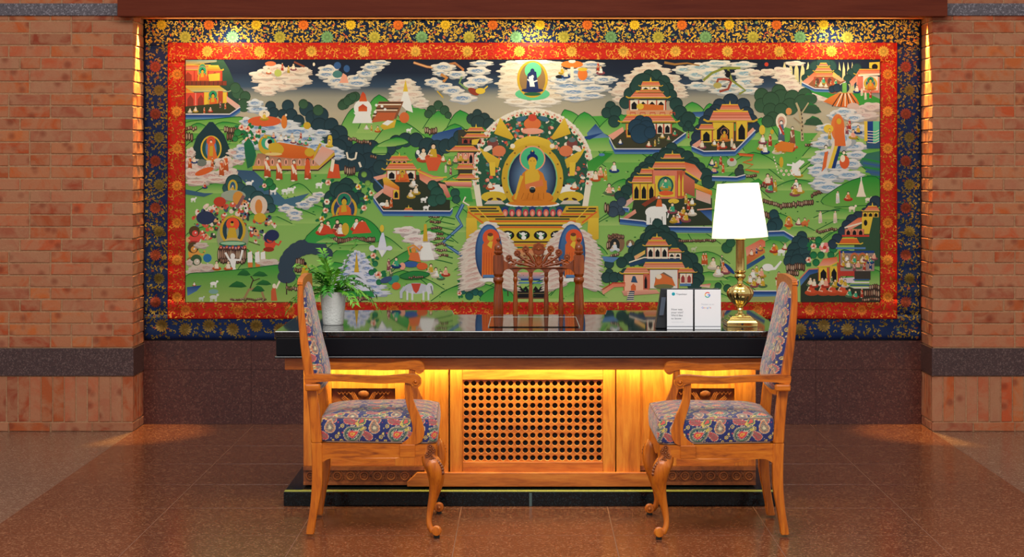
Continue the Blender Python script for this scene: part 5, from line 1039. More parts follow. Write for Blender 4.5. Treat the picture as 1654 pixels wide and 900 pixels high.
# grille: board pierced by 19 x 11 round holes with bevelled rims
gx0, gx1, gz0, gz1 = dx(747.3), dx(973.7), dz(746), dz(613.5); nx, nz = 19, 11
bm = bmesh.new(); cw, ch = (gx1-gx0)/nx, (gz1-gz0)/nz; gy = yc+.010; rad = min(cw, ch)*.358
grid = {}
def gv(x, y, z):
    k = (round(x, 5), round(y, 5), round(z, 5))
    if k not in grid: grid[k] = bm.verts.new(k)
    return grid[k]
NH = 12
for i in range(nx):
    for j in range(nz):
        cx, cz = gx0+cw*(i+.5), gz0+ch*(j+.5)
        sq = []
        for k in range(NH):
            a = 2*PI*k/NH+PI/4; c_, s_ = math.cos(a), math.sin(a); m_ = max(abs(c_), abs(s_)); sq.append((cx+c_/m_*cw/2, cz+s_/m_*ch/2))
        r1 = [(cx+(rad+.0022)*math.cos(2*PI*k/NH+PI/4), cz+(rad+.0022)*math.sin(2*PI*k/NH+PI/4)) for k in range(NH)]
        r2 = [(cx+rad*math.cos(2*PI*k/NH+PI/4), cz+rad*math.sin(2*PI*k/NH+PI/4)) for k in range(NH)]
        for k in range(NH):
            q = (k+1) % NH
            bm.faces.new((gv(sq[k][0], gy, sq[k][1]), gv(sq[q][0], gy, sq[q][1]), gv(r1[q][0], gy-.0006, r1[q][1]), gv(r1[k][0], gy-.0006, r1[k][1])))
            bm.faces.new((gv(r1[k][0], gy-.0006, r1[k][1]), gv(r1[q][0], gy-.0006, r1[q][1]), gv(r2[q][0], gy+.002, r2[q][1]), gv(r2[k][0], gy+.002, r2[k][1])))
            bm.faces.new((gv(r2[k][0], gy+.002, r2[k][1]), gv(r2[q][0], gy+.002, r2[q][1]), gv(r2[q][0], gy+.010, r2[q][1]), gv(r2[k][0], gy+.010, r2[k][1])))
o = obj('grille', bm, M['desk_wood_x'], gd, smooth=30)
obj('grille_backing', bx(gx0, gx1, gy+.0105, gy+.014, gz0, gz1), M['dark_void'], gd, smooth=0)
# side bays
for sg in (-1, 1):
    e0, e1 = (487, 686) if sg < 0 else (1034, 1231)
    ys = BF
    p0, p1 = (535, 638) if sg < 0 else (1093, 1187)
    q0, q1 = 628, 716
    A0, A1 = dx(p0), dx(p1); Z0, Z1 = dz(q1), dz(q0)
    L0, L1 = (BX0, dx(686)) if sg < 0 else (dx(1034), BX1)
    sp = obj('side_panel', bx(L0, A0-.0004, ys, ys+.034, BZ+.085, CZ1), M['desk_wood_z'], dk, smooth=0)
    obj('panel_stile', bx(A1+.0004, L1, ys, ys+.034, BZ+.085, CZ1), M['desk_wood_z'], sp, smooth=0)
    obj('panel_rail', bx(A0, A1, ys, ys+.034, Z1, CZ1), M['desk_wood_z'], sp, smooth=0)
    obj('panel_rail', bx(A0, A1, ys, ys+.034, BZ+.085, Z0), M['desk_wood_x'], sp, smooth=0)
    # lotus carving
    bm = bx(A0, A1, ys+.026, ys+.034, Z0, Z1); cx, cz = (A0+A1)/2, (Z0+Z1)/2; W, H = (A1-A0)/2, (Z1-Z0)/2
    for half in (-1, 1):
        for k in range(-4, 5):
            a = PI/2+k*.36; r0, r1 = .035, .115
            if abs(k) < 1: continue
            c0 = Vector((cx+r0*math.cos(a)*1.2, ys+.018, cz+half*r0*math.sin(a)*.9)); c1 = Vector((cx+r1*math.cos(a)*1.25, ys+.014, cz+half*min(H*.92, r1*math.sin(a)*.95)))
            for w_ in (-.007, 0, .007):
                n_ = Vector((-(c1-c0).z, 0, (c1-c0).x)).normalized()*w_
                tube(bm, [c0+n_*.3, (c0+c1)/2+n_+Vector((0, -.006, 0)), c1+n_], [.003, .0045, .0022], 6)
        for k in range(5):
            a = PI*(k+.5)/5; tube(bm, [(cx+.03*math.cos(a)+.017*math.cos(b), ys+.012, cz+half*(.028*math.sin(a)+.017*math.sin(b)*.9)) for b in [a-1.6+.4*q for q in range(9)]], .003, 6)
    ball(bm, (cx, ys+.018, cz+H*.80), .026, 1, .55, .8); ball(bm, (cx, ys+.018, cz), .03, 1, .5, 1); ball(bm, (cx, ys+.018, cz-H*.80), .026, 1, .55, .8)
    for k in (-1, 1):
        for e in (-1, 1):
            zz = cz+e*H*.86
            tube(bm, [(cx+k*(.05+.0085*q), ys+.014, zz-e*(q % 2)*.012) for q in range(9)], .004, 6)
            tube(bm, [(A0+.006 if k < 0 else A1-.006, ys+.018, cz+e*H*.2), (cx+k*W*.7, ys+.012, cz+e*H*.1), (cx+k*W*.45, ys+.015, cz)], [.004, .006, .003], 6)
    obj('carved_panel', bm, M['carved_wood'], sp, smooth=50)
    # row of rings above the plinth
    bm = bx(L0, L1, ys-.002, ys+.034, BZ, BZ+.084); n = 9; zc = BZ+.040
    box(bm, L0, L1, ys-.012, ys-.0, BZ+.066, BZ+.084); box(bm, L0, L1, ys-.010, ys-.0, BZ, BZ+.012)
    for k in range(n):
        x = L0+(L1-L0)*(k+.5)/n
        tube(bm, [(x+.0175*math.cos(t*PI/6), ys-.005, zc+.0175*math.sin(t*PI/6)) for t in range(13)], .0045, 6)
        tube(bm, [(x+.0085*math.cos(t*PI/4), ys-.005, zc+.0085*math.sin(t*PI/4)) for t in range(9)], .0026, 6)
        for s2 in (-1, 1):
            xx = x+(L1-L0)/n/2
            if k < n-1: tube(bm, [(xx-.011, ys-.004, zc+s2*.022), (xx, ys-.006, zc+s2*.006), (xx+.011, ys-.004, zc+s2*.022)], .0024, 6); ball(bm, (xx, ys-.004, zc), .004)
    obj('ring_frieze', bm, M['carved_wood'], sp, smooth=50)
# bottom moulding with mitred ends
def pm(px): return dx(px, 9.0)
m0, m1 = pm(657), pm(1066)
bm = bmesh.new(); prism(bm, [(m0, BZ-.002), (m1, BZ-.002), (m1, BZ+.020), (m1-.045, BZ+.062), (m0+.045, BZ+.062), (m0, BZ+.020)], yc-.028, yc-.001, 'y')
obj('bottom_moulding', bm, M['desk_wood_x'], dk, smooth=0, bevel=.003)
obj('kick_rail', bx(BX0+.03, BX1-.03, BF+.02, BF+.05, .0655, BZ), M['dark_void'], dk, smooth=0)
# plinth in two stones
pxm = (857-VX)*8.93/F-DX
for a, b in ((-1.093, pxm-.001), (pxm+.001, 1.093)):
    obj('plinth_stone', bx(a, b, -2.78, YB-.06, 0.0008, .064), M['plinth_granite'], dk, smooth=0, bevel=.004)
obj('plinth_edge', bx(-1.09, 1.09, -2.7815, -2.742, .0640, .0672), M['olive_strip'], dk, smooth=0, bevel=.001)  # thin olive strip along the top front edge of the plinth
obj('plinth_joint', bx(pxm-.006, pxm+.006, -2.7835, -2.778, 0.001, .06), N('pale_joint', .5, 0, (70, 92, 92)).m, dk, smooth=0)
# light strip hidden behind the cornice
obj('light_strip', bx(X0+.12, X1-.12, -2.725, -2.70, CZ0+.034, CZ0+.042), M['led'], dk, smooth=0)
l = bpy.data.lights.new('strip', 'AREA'); l.shape = 'RECTANGLE'; l.size = 2.0; l.size_y = .025; l.energy = 7.8; l.color = (1, .95, .36); l.spread = math.radians(170)
o = bpy.data.objects.new('strip_lamp', l); C.objects.link(o); o.parent = dk; o.location = (0, -2.712, CZ0+.030); o.rotation_euler = (math.radians(22), 0, 0)

# ---------- things standing on the desk
def dpt(px, py): 
    d = F*(CAMH-TZ)/(py-VY); return ((px-VX)*d/F, d-CAMD, TZ)
# glass mat
a = dpt(789, 529); b = dpt(936, 529); c = dpt(930, 513.5); e = dpt(793, 513.5)
gm = thing('desk_mat', 'thin clear glass writing mat lying on black desk before the high-backed chair', 'desk mat', ((a[0]+b[0])/2, (a[1]+c[1])/2, TZ))
q = [(p[0]-gm.location[0], p[1]-gm.location[1]) for p in (a, b, c, e)]
bm = bmesh.new(); prism(bm, q, .0006, .004, 'z'); obj('glass_sheet', bm, M['clear'], gm, smooth=0)
bm = bmesh.new()
for k in (1, 2, 3): u, v = q[k], q[(k+1) % 4]; tube(bm, [(u[0], u[1], .0028), (v[0], v[1], .0028)], .0022, 6)
obj('sheet_edge', bm, M['mat_edge'], gm)
# plant
px_, py_, _ = dpt(536.5, 526)
pot = thing('potted_palm', 'small green parlour palm in dimpled white tapered pot at left end of desk', 'plant', (px_, py_+.05, TZ))
bm = lathe(bmesh.new(), [(.044, .001), (.0465, .004), (.0605, .146), (.0612, .150), (.0585, .151), (.0555, .146), (.054, .132)], n=32); obj('pot', bm, M['pot'], pot)
obj('soil', lathe(bmesh.new(), [(.0535, .120), (.0535, .131), (.03, .134)], n=20), M['soil'], pot)
rp = random.Random(21)
def frond(bm, base, d, L, droop, n=11, wd=.0085, ll=.045):
    d = Vector(d).normalized(); side = d.cross(Vector((0, 0, 1)));
    if side.length < .05: side = Vector((1, 0, 0))
    side.normalize(); pts = []
    for k in range(n+1):
        t = k/n; pts.append(Vector(base)+d*L*t+Vector((0, 0, -droop*L*t*t*t))+Vector((d.x, d.y, 0))*droop*.35*L*t*t)
    tube(bm, pts, [.0022-.0015*k/n for k in range(n+1)], 5)
    for k in range(2, n+1):
        t = k/n; tan = (pts[k]-pts[k-1]).normalized(); l_ = ll*(1.15-.55*abs(t-.5)*1.6)*rp.uniform(.85, 1.1)
        for sg in (-1, 1):
            dd = (side*sg*.8+tan*.75+Vector((0, 0, rp.uniform(-.1, .25)))).normalized(); nrm = dd.cross(tan).normalized(); wv = dd.cross(nrm).normalized()*wd*rp.uniform(.8, 1.1)
            p0 = pts[k]; p1 = p0+dd*l_*.4+Vector((0, 0, .002)); p2 = p0+dd*l_+Vector((0, 0, -l_*.28))
            v = [bm.verts.new(x) for x in (p0, p1-wv, p1+wv, p2, p1+nrm*.0015)]
            bm.faces.new((v[0], v[1], v[4])); bm.faces.new((v[0], v[4], v[2])); bm.faces.new((v[1], v[3], v[4])); bm.faces.new((v[4], v[3], v[2]))
    return bm
def fr(dirn, L, droop, mat='leaf', ll=.042, b0=(0, 0)):
    bm = bmesh.new(); frond(bm, (b0[0], b0[1], .128), dirn, L, droop, ll=ll); o = obj('frond', bm, M[mat], pot, smooth=0)
for i, (d_, L, dr) in enumerate([((-.45, -.1, 1), .20, .25), ((-.8, .1, 1), .19, .45), ((-.25, -.4, 1), .18, .4), ((.1, -.3, 1), .16, .35), ((-.15, .3, 1), .21, .15), ((.22, .1, 1), .24, .12),
        ((.5, -.3, .8), .15, .6), ((.9, -.1, .75), .15, .8), ((-.6, -.5, .8), .15, .6), ((.7, .4, .9), .17, .6), ((-.9, .4, .7), .16, .6), ((0, -.7, .8), .13, .6), ((-.35, .0, 1), .16, .2), ((-.1, -.1, 1), .17, .2), ((.3, .5, 1), .16, .4), ((-.7, -.2, .6), .12, .4), ((.45, .0, .6), .10, .5), ((-.5, -.6, .5), .12, .7), ((.4, -.7, .6), .12, .7), ((-1, -.2, .5), .13, .7), ((.6, -.2, 1), .15, .4), ((-.3, -.3, .8), .13, .3), ((.15, -.5, .8), .13, .4)]):
    fr((d_[0]*1.45, d_[1], d_[2]), L*1.22, dr, ('leaf', 'leaf', 'leaf2')[i % 3], ll=.060 if L > .14 else .048, b0=(rp.uniform(-.018, .018), rp.uniform(-.018, .018)))
# lamp
lx, ly, _ = dpt(1197, 527)
lamp = thing('table_lamp', 'polished brass urn table lamp with lit white tapered shade at right of desk', 'lamp', (lx, ly+.04, TZ), math.radians(2))
def sq(bm, h0, h1, z0, z1, e=0): box(bm, -h0, h0, -h0, h0, z0, z1, taper=h0-h1)
bm = bmesh.new(); sq(bm, .0705, .0695, .001, .020); sq(bm, .067, .064, .0202, .026); sq(bm, .060, .047, .0262, .041); sq(bm, .046, .044, .0412, .045)
obj('base', bm, M['brass'], lamp, smooth=0, bevel=.002)
obj('switch', lathe(bmesh.new(), [(.0045, 0), (.0045, -.004), (.002, -.006)], loc=(0, -.0705, .011), n=12, axis='y'), M['black_plastic'], lamp)
bm = lathe(bmesh.new(), [(.026, .0455), (.024, .050), (.013, .056), (.010, .066), (.014, .072), (.011, .079)], n=28); obj('stem', bm, M['brass'], lamp)
bm = lathe(bmesh.new(), [(.010, .0795), (.022, .090), (.040, .108), (.056, .132), (.0605, .150), (.054, .166), (.038, .178), (.020, .185), (.013, .190)], n=72, rib=lambda a, z: 1+.045*math.cos(a*14)*math.sin(max(0, min(1, (z-.08)/.11))*PI)); obj('urn', bm, M['brass'], lamp)
bm = lathe(bmesh.new(), [(.013, .1905), (.011, .203), (.016, .210), (.024, .219), (.0255, .226), (.022, .233), (.017, .237), (.024, .240), (.026, .246), (.019, .250)], n=32); obj('collar', bm, M['brass'], lamp)
bm = lathe(bmesh.new(), [(.0195, .2505), (.0195, .385), (.0205, .388)], n=60, rib=lambda a, z: 1-.05*abs(math.sin(a*8))); obj('column', bm, M['brass'], lamp)
bm = lathe(bmesh.new(), [(.023, .3885), (.026, .392), (.025, .397), (.018, .402), (.013, .413), (.008, .420), (.006, .47)], n=28); obj('socket', bm, M['brass'], lamp)
zs0, zs1 = .398, .643; r0, r1 = .128, .0945
bm = bmesh.new(); n = 56; RG = []
for r, z in ((r0, zs0), (r1, zs1), (r1-.0015, zs1), (r0-.0015, zs0)): RG.append([bm.verts.new((r*math.cos(2*PI*i/n), r*math.sin(2*PI*i/n), z+math.tan(math.radians(2.4))*r*math.cos(2*PI*i/n)*0)) for i in range(n)])
for k in range(4):
    for i in range(n): j = (i+1) % n; a_, b_ = RG[k], RG[(k+1) % 4]; bm.faces.new((a_[i], a_[j], b_[j], b_[i]))
sh = obj('lamp_shade', bm, M['shade'], lamp); sh.rotation_euler = (0, math.radians(-2.0), 0); sh.location = (.013, 0, .002)
bm = bmesh.new()
for k in range(3): a = 2*PI*k/3; tube(bm, [(0, 0, .6), (r1*.96*math.cos(a), r1*.96*math.sin(a), .625)], .0015, 6)
tube(bm, [(0, 0, .46), (0, 0, .6)], .003, 6); obj('shade_spider', bm, M['brass'], lamp)
bm = bmesh.new(); ball(bm, (0, 0, .515), .028, 1, 1, 1.2); obj('bulb', bm, M['bulb'], lamp)
l = bpy.data.lights.new('bulb', 'POINT'); l.energy = 4.5; l.color = (1, .93, .84); l.shadow_soft_size = .045
o = bpy.data.objects.new('bulb_lamp', l); C.objects.link(o); o.parent = lamp; o.location = (0, 0, .52)
# card stand
def textmesh(s_, size, align='LEFT'):
    cu = bpy.data.curves.new('t', 'FONT'); cu.body = s_; cu.size = size; cu.align_x = align; cu.resolution_u = 2
    o = bpy.data.objects.new('t', cu); C.objects.link(o); dg = bpy.context.evaluated_depsgraph_get(); me = bpy.data.meshes.new_from_object(o.evaluated_get(dg)); bpy.data.objects.remove(o)
    return me
def write(s_, size, x, z, y, mat, parent, name='lettering', align='LEFT', sx=1):
    me = textmesh(s_, size, align)
    for v in me.vertices: v.co = Vector((x+v.co.x*sx, y, z+v.co.y))
    me.materials.clear(); me.materials.append(mat); return link(name, me, parent)
cx_, cy_, _ = dpt(1120.5, 532.5)
dd_ = cy_+CAMD; u = dd_/F
hd = thing('card_stand', 'black sloping stand behind the white cards, left of brass lamp', 'stand', ((1114-VX)*(dd_+.05)/F, cy_+.05, TZ))
bm = bmesh.new(); prism(bm, [(-.008, .001), (.105, .001), (.105, .02), (.03, .178), (.022, .178)], -.148, .136, 'x'); 
for v in bm.verts:
    if v.co.x < 0: v.co.x += .024*v.co.z/.178-.004
obj('stand_body', bm, M['black_plastic'], hd, smooth=0, bevel=.004)
bm = bmesh.new(); prism(bm, [(-.012, .06), (-.0085, .06), (-.0035, .14), (-.006, .14)], -.145, -.125, 'x'); 
for v in bm.verts: v.co.x += .024*v.co.z/.178
obj('stand_rib', bm, M['holder_edge'], hd, smooth=0)
for i, (xa, xb, lb) in enumerate(((1077.3, 1119.3, 'white review card with teal round mark and grey lettering, left of the pair'), (1122, 1164.3, 'white review card with ring shaped coloured letter, right of the pair beside lamp'))):
    W = (xb-xa)*u; Hh = 64.5*u
    cdn = thing('review_card', lb, 'sign', ((xa+xb)/2*u-VX*u, cy_-.004, TZ), 0, 'review cards on the desk')
    obj('card', bx(-W/2, W/2, 0, .004, .0008, Hh), M['card'], cdn, smooth=0, bevel=.001)
    obj('fold_line', bx(-W/2, W/2, -.0009, .0, .0130, .0150), M['holder_edge'], cdn, smooth=0)
    def cx2(px): return (px-(xa+xb)/2)*u
    def cz2(py): return (532.8-py)*u
    if i == 0:
        bm = bmesh.new(); prism(bm, [(cx2(1087.6)+.0075*math.cos(a*PI/10), cz2(475.2)+.0075*math.sin(a*PI/10)) for a in range(20)], -.0006, .0001); obj('round_mark', bm, M['teal'], cdn, smooth=0)
        bm = bmesh.new()
        for k in (-1, 1): prism(bm, [(cx2(1087.6)+k*.0028+.0018*math.cos(a*PI/6), cz2(475.2)+.0018*math.sin(a*PI/6)) for a in range(12)], -.0012, -.0006)
        obj('mark_eyes', bm, N('deep_teal', .6, 0, (0, 110, 130)).m, cdn, smooth=0)
        write('Tripadvisor', .0105, cx2(1092), cz2(476.7), -.0006, M['ink'], cdn)
        for k, t in enumerate(('How was', 'your visit?', "We'd like", 'to know')): write(t, .0125, cx2(1084), cz2(501.5+k*4.9), -.0006, M['ink'], cdn, sx=1.05)
        write('scan to write a review', .006, cx2(1084.5), cz2(521), -.0006, M['pale_ink'], cdn)
    else:
        gx_, gz_ = cx2(1142.6), cz2(476.6)
        segs = ((35, 150, 'redc'), (150, 205, 'yellowc'), (205, 310, 'greenc'), (310, 365, 'bluec'))
        for a0_, a1_, mt in segs:
            bm = bmesh.new(); k_ = max(3, int((a1_-a0_)/12))
            pr = [(gx_+r_*math.cos(math.radians(t)), gz_+r_*math.sin(math.radians(t))) for r_, rng in ((.0125, [a0_+(a1_-a0_)*q/k_ for q in range(k_+1)]), (.0085, [a1_-(a1_-a0_)*q/k_ for q in range(k_+1)])) for t in rng]
            prism(bm, pr, -.0006, .0001); obj('letter_arc', bm, M[mt], cdn, smooth=0)
        obj('letter_bar', bx(gx_+.001, gx_+.0125, -.0006, .0001, gz_-.0018, gz_+.0018), M['bluec'], cdn, smooth=0)
        write('Review us on', .0105, 0, cz2(493), -.0006, M['pale_ink'], cdn, align='CENTER')
        xx = cx2(1133)
        for ch, mt in zip('Google', ('bluec', 'redc', 'yellowc', 'bluec', 'greenc', 'redc')):
            write(ch, .0115, xx, cz2(498.5), -.0006, M[mt], cdn); xx += .0082 if ch != 'l' else .004
# ================================================================== ARMCHAIRS (side profile measured in photo units of the near side)
def L(px, py): return ((px-601.5)/396.0, (868-py)/396.0)
def prof(rows, n=4):
    rows = smooth_curve(rows, n)
    return [L(r[1], r[0]) for r in rows]+[L(r[2], r[0]) for r in reversed(rows)]
def plan(x): return .246+(.296-.246)*(x+.256)/.512       # half width of the frame along the chair
def sheared(sg, pts, th, cy=0.0):
    bm = bmesh.new(); prism(bm, pts, -th/2, th/2, 'y', yf=lambda x, z: sg*(plan(x)-th/2-cy)); return bm

# ---- paisley print, computed as colours on the cloth mesh
import numpy as np
TW, TH, TN = .178, .116, 1000
def paisley_tile():
    W_, H_ = int(TW*TN), int(TH*TN); yy, xx = np.mgrid[0:H_, 0:W_]; xx = xx/TN; yy = yy/TN
    img = np.zeros((H_, W_, 3)); img[:] = lin((20, 34, 100))[:3]
    def put(m, c): img[m] = lin(c)[:3]
    def sd(px, py, ang, R_, Ls, bend):
        best = np.full(xx.shape, 9.0)
        for ox in (-TW, 0, TW):
            for oy in (-TH, 0, TH):
                X = xx-px+ox; Y = yy-py+oy
                for k in range(15):
                    t = k/14; a = ang+bend*t; cx = Ls*t*math.cos(ang+bend*t*.5); cy = Ls*t*math.sin(ang+bend*t*.5); r = R_*(1-t)**.85+.0006
                    best = np.minimum(best, np.hypot(X-cx, Y-cy)-r)
        return best
    def ring(px, py, r, w, c):
        for ox in (-TW, 0, TW):
            for oy in (-TH, 0, TH): put(np.abs(np.hypot(xx-px+ox, yy-py+oy)-r) < w, c)
    CRM = (206, 190, 150); GYB = (128, 118, 106)
    # long curved leaves
    for px, py, an, c in ((.118, .030, 2.3, (168, 56, 66)), (.030, .098, -.5, (168, 60, 70)), (.150, .100, 2.6, (120, 110, 104))):
        q = sd(px, py, an, .0125, .062, 1.0); put(q < .003, CRM); put(q < .0012, (190, 70, 74)); put(q < -.003, c); put((q < -.003) & (((xx+yy)*TN % 5) < 2), GYB)
    # large drops
    q = sd(.050, .040, .25, .031, .056, .9); put(q < .003, CRM); put(q < .0015, GYB); put(q < -.004, (48, 96, 78)); put(q < -.009, (24, 34, 92))
    an_ = np.arctan2(yy-.040, xx-.050); put((q < -.0095) & (q > -.0135) & ((an_*5.2 % 1) < .5), (200, 190, 150)); put(q < -.0155, CRM); put(q < -.0172, (216, 62, 66)); put(q < -.0245, (222, 180, 70)); put(q < -.028, (190, 60, 60))
    q = sd(.140, .066, 1.9, .019, .034, -.8); put(q < .003, CRM); put(q < .001, (196, 120, 84)); put(q < -.003, (150, 134, 112)); put((q < -.003) & (((xx*1.6-yy)*TN % 4) < 1.4), (90, 74, 80)); put(q < -.013, CRM)
    q = sd(.090, .096, 3.6, .013, .028, .8); put(q < .002, (220, 190, 90)); put(q < -.001, (60, 110, 90)); put(q < -.006, (206, 84, 70))
    # yellow curls and buds
    for px, py, r in ((.100, .066, .0065), (.088, .060, .004), (.166, .030, .006), (.012, .075, .006), (.175, .044, .0035), (.070, .084, .005), (.120, .108, .005), (.006, .012, .005), (.150, .012, .0045)):
        ring(px, py, r, .0015, (218, 186, 70)); ring(px, py, 0, .0018, (226, 206, 150))
    r_ = random.Random(4)
    for k in range(60):
        px, py = r_.uniform(0, TW), r_.uniform(0, TH); iy, ix = int(py*TN) % H_, int(px*TN) % W_
        if img[iy, ix, 2] > .1 and img[iy, ix, 0] < .02: ring(px, py, 0, r_.uniform(.0014, .0028), r_.choice([(206, 70, 66), (216, 190, 110), CRM, (70, 120, 90)]))
    return img
TILE = paisley_tile()
def tcol(u, v):
    h, w_ = TILE.shape[:2]; c = TILE[int(v*TN) % h, int(u*TN) % w_]; return (c[0], c[1], c[2], 1.0)
def grid_mesh(name, rings, cols, mat, closed=True, caps=True):
    n = len(rings[0]); vs = [p for r in rings for p in r]; fs = []
    for k in range(len(rings)-1):
        for i in range(n if closed else n-1):
            j = (i+1) % n; fs.append((k*n+i, k*n+j, (k+1)*n+j, (k+1)*n+i))
    if caps: fs.append(tuple(range(n))[::-1]); fs.append(tuple((len(rings)-1)*n+i for i in range(n)))
    me = bpy.data.meshes.new(name); me.from_pydata(vs, [], fs); a = me.color_attributes.new('Col', 'FLOAT_COLOR', 'POINT'); a.data.foreach_set('color', [x for c in cols for x in c])
    for p in me.polygons: p.use_smooth = True
    me.materials.append(mat); return me
M['print'] = textile('paisley_print', .6, 0, .3, 500).m
M['print'].node_tree.nodes['Principled BSDF'].inputs['Specular IOR Level'].default_value = .45
M['print'].node_tree.nodes['Principled BSDF'].inputs['Sheen Weight'].default_value = .35
def make_armchair(label, loc, rz):
    t = thing('armchair', label, 'chair', loc, rz, 'carved armchairs facing each other before the desk')
    WZ, WX = M['chair_wood_z'], M['chair_wood_x']
    legp = prof([(716, 502, 520), (740, 503, 520.5), (765, 503.5, 520.5), (790, 503, 519.5), (820, 500.5, 514), (845, 496.5, 509.5), (864, 493.5, 507)])
    post = prof([(455, 481.5, 488.5), (470, 480, 489), (490, 479.8, 489.5), (507, 480.5, 491), (535, 482.5, 494.5), (560, 485, 498), (580, 487.5, 502), (610, 492, 507), (640, 496, 512.5), (680, 500, 517), (715.6, 502, 520)])
    arm = [L(x, y) for x, y in smooth_curve([(491, 611), (493, 606), (505, 605), (560, 606.5), (610, 608), (640, 606), (655, 604.5), (668, 604.3), (676, 607), (680.2, 613), (679.5, 621), (673, 625.8), (666.5, 624), (663.5, 619.5), (650, 617.5), (620, 619), (590, 618), (550, 616), (520, 617), (505, 619), (494, 621)], 5, True)]
    apost = prof([(617, 654, 664.5), (630, 653.5, 665.5), (645, 655, 667.5), (660, 658.5, 673), (675, 663.5, 680.5), (690, 666.5, 685), (700, 665, 685.5), (708, 659, 683), (714, 651, 679), (717, 648, 672)])
    srail = [L(x, y) for x, y in [(520.3, 716.5), (704, 716.5), (704, 733), (671, 738), (646, 738)]+smooth_curve([(646, 738), (630, 743), (610, 747), (595, 748), (575, 745), (550, 741), (535, 741), (527, 743.5), (520.3, 748)], 4)]
    for sg in (-1, 1):
        obj('leg', sheared(sg, legp, .042), WZ, t, smooth=40, bevel=.004)
        obj('back_post', sheared(sg, post, .040), WZ, t, smooth=40, bevel=.005)
        ar = obj('armrest', sheared(sg, arm, .046, -.006), WX, t, smooth=40, bevel=.005)
        # scroll eye
        bm = bmesh.new(); ex, ez = L(671.5, 615.5); yy = sg*(plan(ex)+.006)
        tube(bm, [(ex+(.0165-.0010*k)*math.cos(.5-k*.55), yy+sg*.001, ez+(.0165-.0010*k)*math.sin(.5-k*.55)) for k in range(14)], .0026, 6)
        ball(bm, (ex, yy, ez), .006); obj('scroll', bm, WX, ar)
        obj('arm_post', sheared(sg, apost, .036), WZ, t, smooth=40, bevel=.006)
        obj('seat_rail', sheared(sg, srail, .030, .004), WX, t, smooth=40, bevel=.003)
        b0 = L(646, 738); b1 = L(671, 716.8); xm = (b0[0]+b1[0])/2; yo = sg*(plan(xm)+.004)
        obj('post_block', bx(b0[0], b1[0], min(yo-sg*.036, yo), max(yo-sg*.036, yo), b0[1], b1[1]), WX, t, smooth=0, bevel=.003)
        bk0 = L(493, 631); bk1 = L(517, 620); obj('arm_block', bx(bk0[0], bk1[0], sg*.252-.022, sg*.252+.022, bk0[1], bk1[1]), WX, t, smooth=0, bevel=.006)
        # cabriole front leg
        rows = smooth_curve([(717, 684, 705), (730, 683, 706), (741, 681, 708), (750, 685, 714), (760, 689, 717), (772, 692, 717.5), (785, 693, 714.5), (800, 692.5, 708.5), (820, 690, 701.5), (838, 688.5, 697.5), (850, 689.5, 699), (858, 694, 704)], 3)
        path = []; rx = []; ry = []
        for y, a, b in rows:
            x, z = L((a+b)/2, y); h = (b-a)/2/396; k = (y-717)/141
            kn = math.exp(-((y-757)/22)**2)*.012
            path.append((x, sg*(plan(x)-.026+kn+.010*max(0, k-.75)*4), z)); rx.append(h); ry.append(h*.95 if y > 745 else .026)
        bm = bmesh.new(); tube(bm, path, rx, 14, ry, up=Vector((0, 1, 0)))
        lg = obj('leg', bm, WZ, t, smooth=60)
        # volute foot and pad
        fx, fz = L(705, 856.5); fy = path[-1][1]
        bm = lathe(bmesh.new(), [(.008, -.021), (.017, -.020), (.019, -.013), (.016, -.008), (.021, -.004), (.0215, .004), (.016, .008), (.019, .013), (.017, .020), (.008, .021)], loc=(fx, fy, fz), n=20, axis='y')
        ball(bm, (fx+.001, fy-.022*sg, fz), .007); obj('scroll_foot', bm, WZ, lg)
        obj('pad', lathe(bmesh.new(), [(.012, .001), (.013, .005), (.010, .014)], loc=(fx+.001, fy, 0), n=14), M['pad'], lg)
        # leaf carving on the knee
        bm = bmesh.new(); yk = sg*(plan(.26)+.001)
        for k in range(6):
            x, z = L(695+math.sin(k*1.6)*5, 720+k*4.2); r = .009
            tube(bm, [(x+r*math.cos(q*.9+k), yk+sg*.002, z+r*math.sin(q*.9+k)) for q in range(7)], .0032, 6); ball(bm, (x, yk+sg*.001, z), .004)
        for k in range(8):
            a = k/7; x, z = L(699+17*math.sin(a*1.5), 741+a*a*19+a*2); ball(bm, (x-.002, sg*(plan(x)+.004*math.sin(a*PI)-.004*a), z), .008, 1, .9, 1, 8, 6)
            x2, z2 = L(694+14*math.sin(a*1.5), 744+a*a*20+a*2); tube(bm, [(x2, sg*(plan(x)+.002), z2), (x-.001, sg*(plan(x)+.004), z)], .002, 5)
        obj('knee_carving', bm, M['carved_wood'], lg)
    # rear pads
    # front and back rails
    x0, z1 = L(695, 717); bm = bmesh.new(); w_ = .262
    pts = [(-w_, z1), (w_, z1)]+[(w_*(1-2*k/16), z1-.050-.020*abs(math.cos(PI*k/8))*(1 if 0 < k < 16 else 0)) for k in range(17)]
    prism(bm, pts, x0-.004, x0+.022, 'x'); obj('seat_rail', bm, WX, t, smooth=40, bevel=.003)
    xb = L(511, 0)[0]; obj('seat_rail', bx(xb-.014, xb+.012, -.208, .208, L(0, 745)[1], z1), WX, t, smooth=0, bevel=.003)
    # crest and lower rail of the back
    bm = bmesh.new(); xc = L(484.7, 0)[0]; zt = L(0, 455)[1]; n = 20; pts = []
    up_ = [(-.246+.492*k/n) for k in range(n+1)]
    crest = lambda y: zt+.004+.012*math.cos(y/.246*PI/2)**.7 if abs(y) < .2459 else zt-.012
    pts = [(y, crest(y)) for y in up_]+[(y, zt-.05+.028*math.cos(y/.246*PI/2)) for y in reversed(up_) if abs(y) < .21]
    prism(bm, pts, xc-.012, xc+.010, 'x'); obj('crest_rail', bm, WX, t, smooth=40, bevel=.006)
    bm = bmesh.new(); zl = L(0, 640)[1]; xl = L(508, 0)[0]
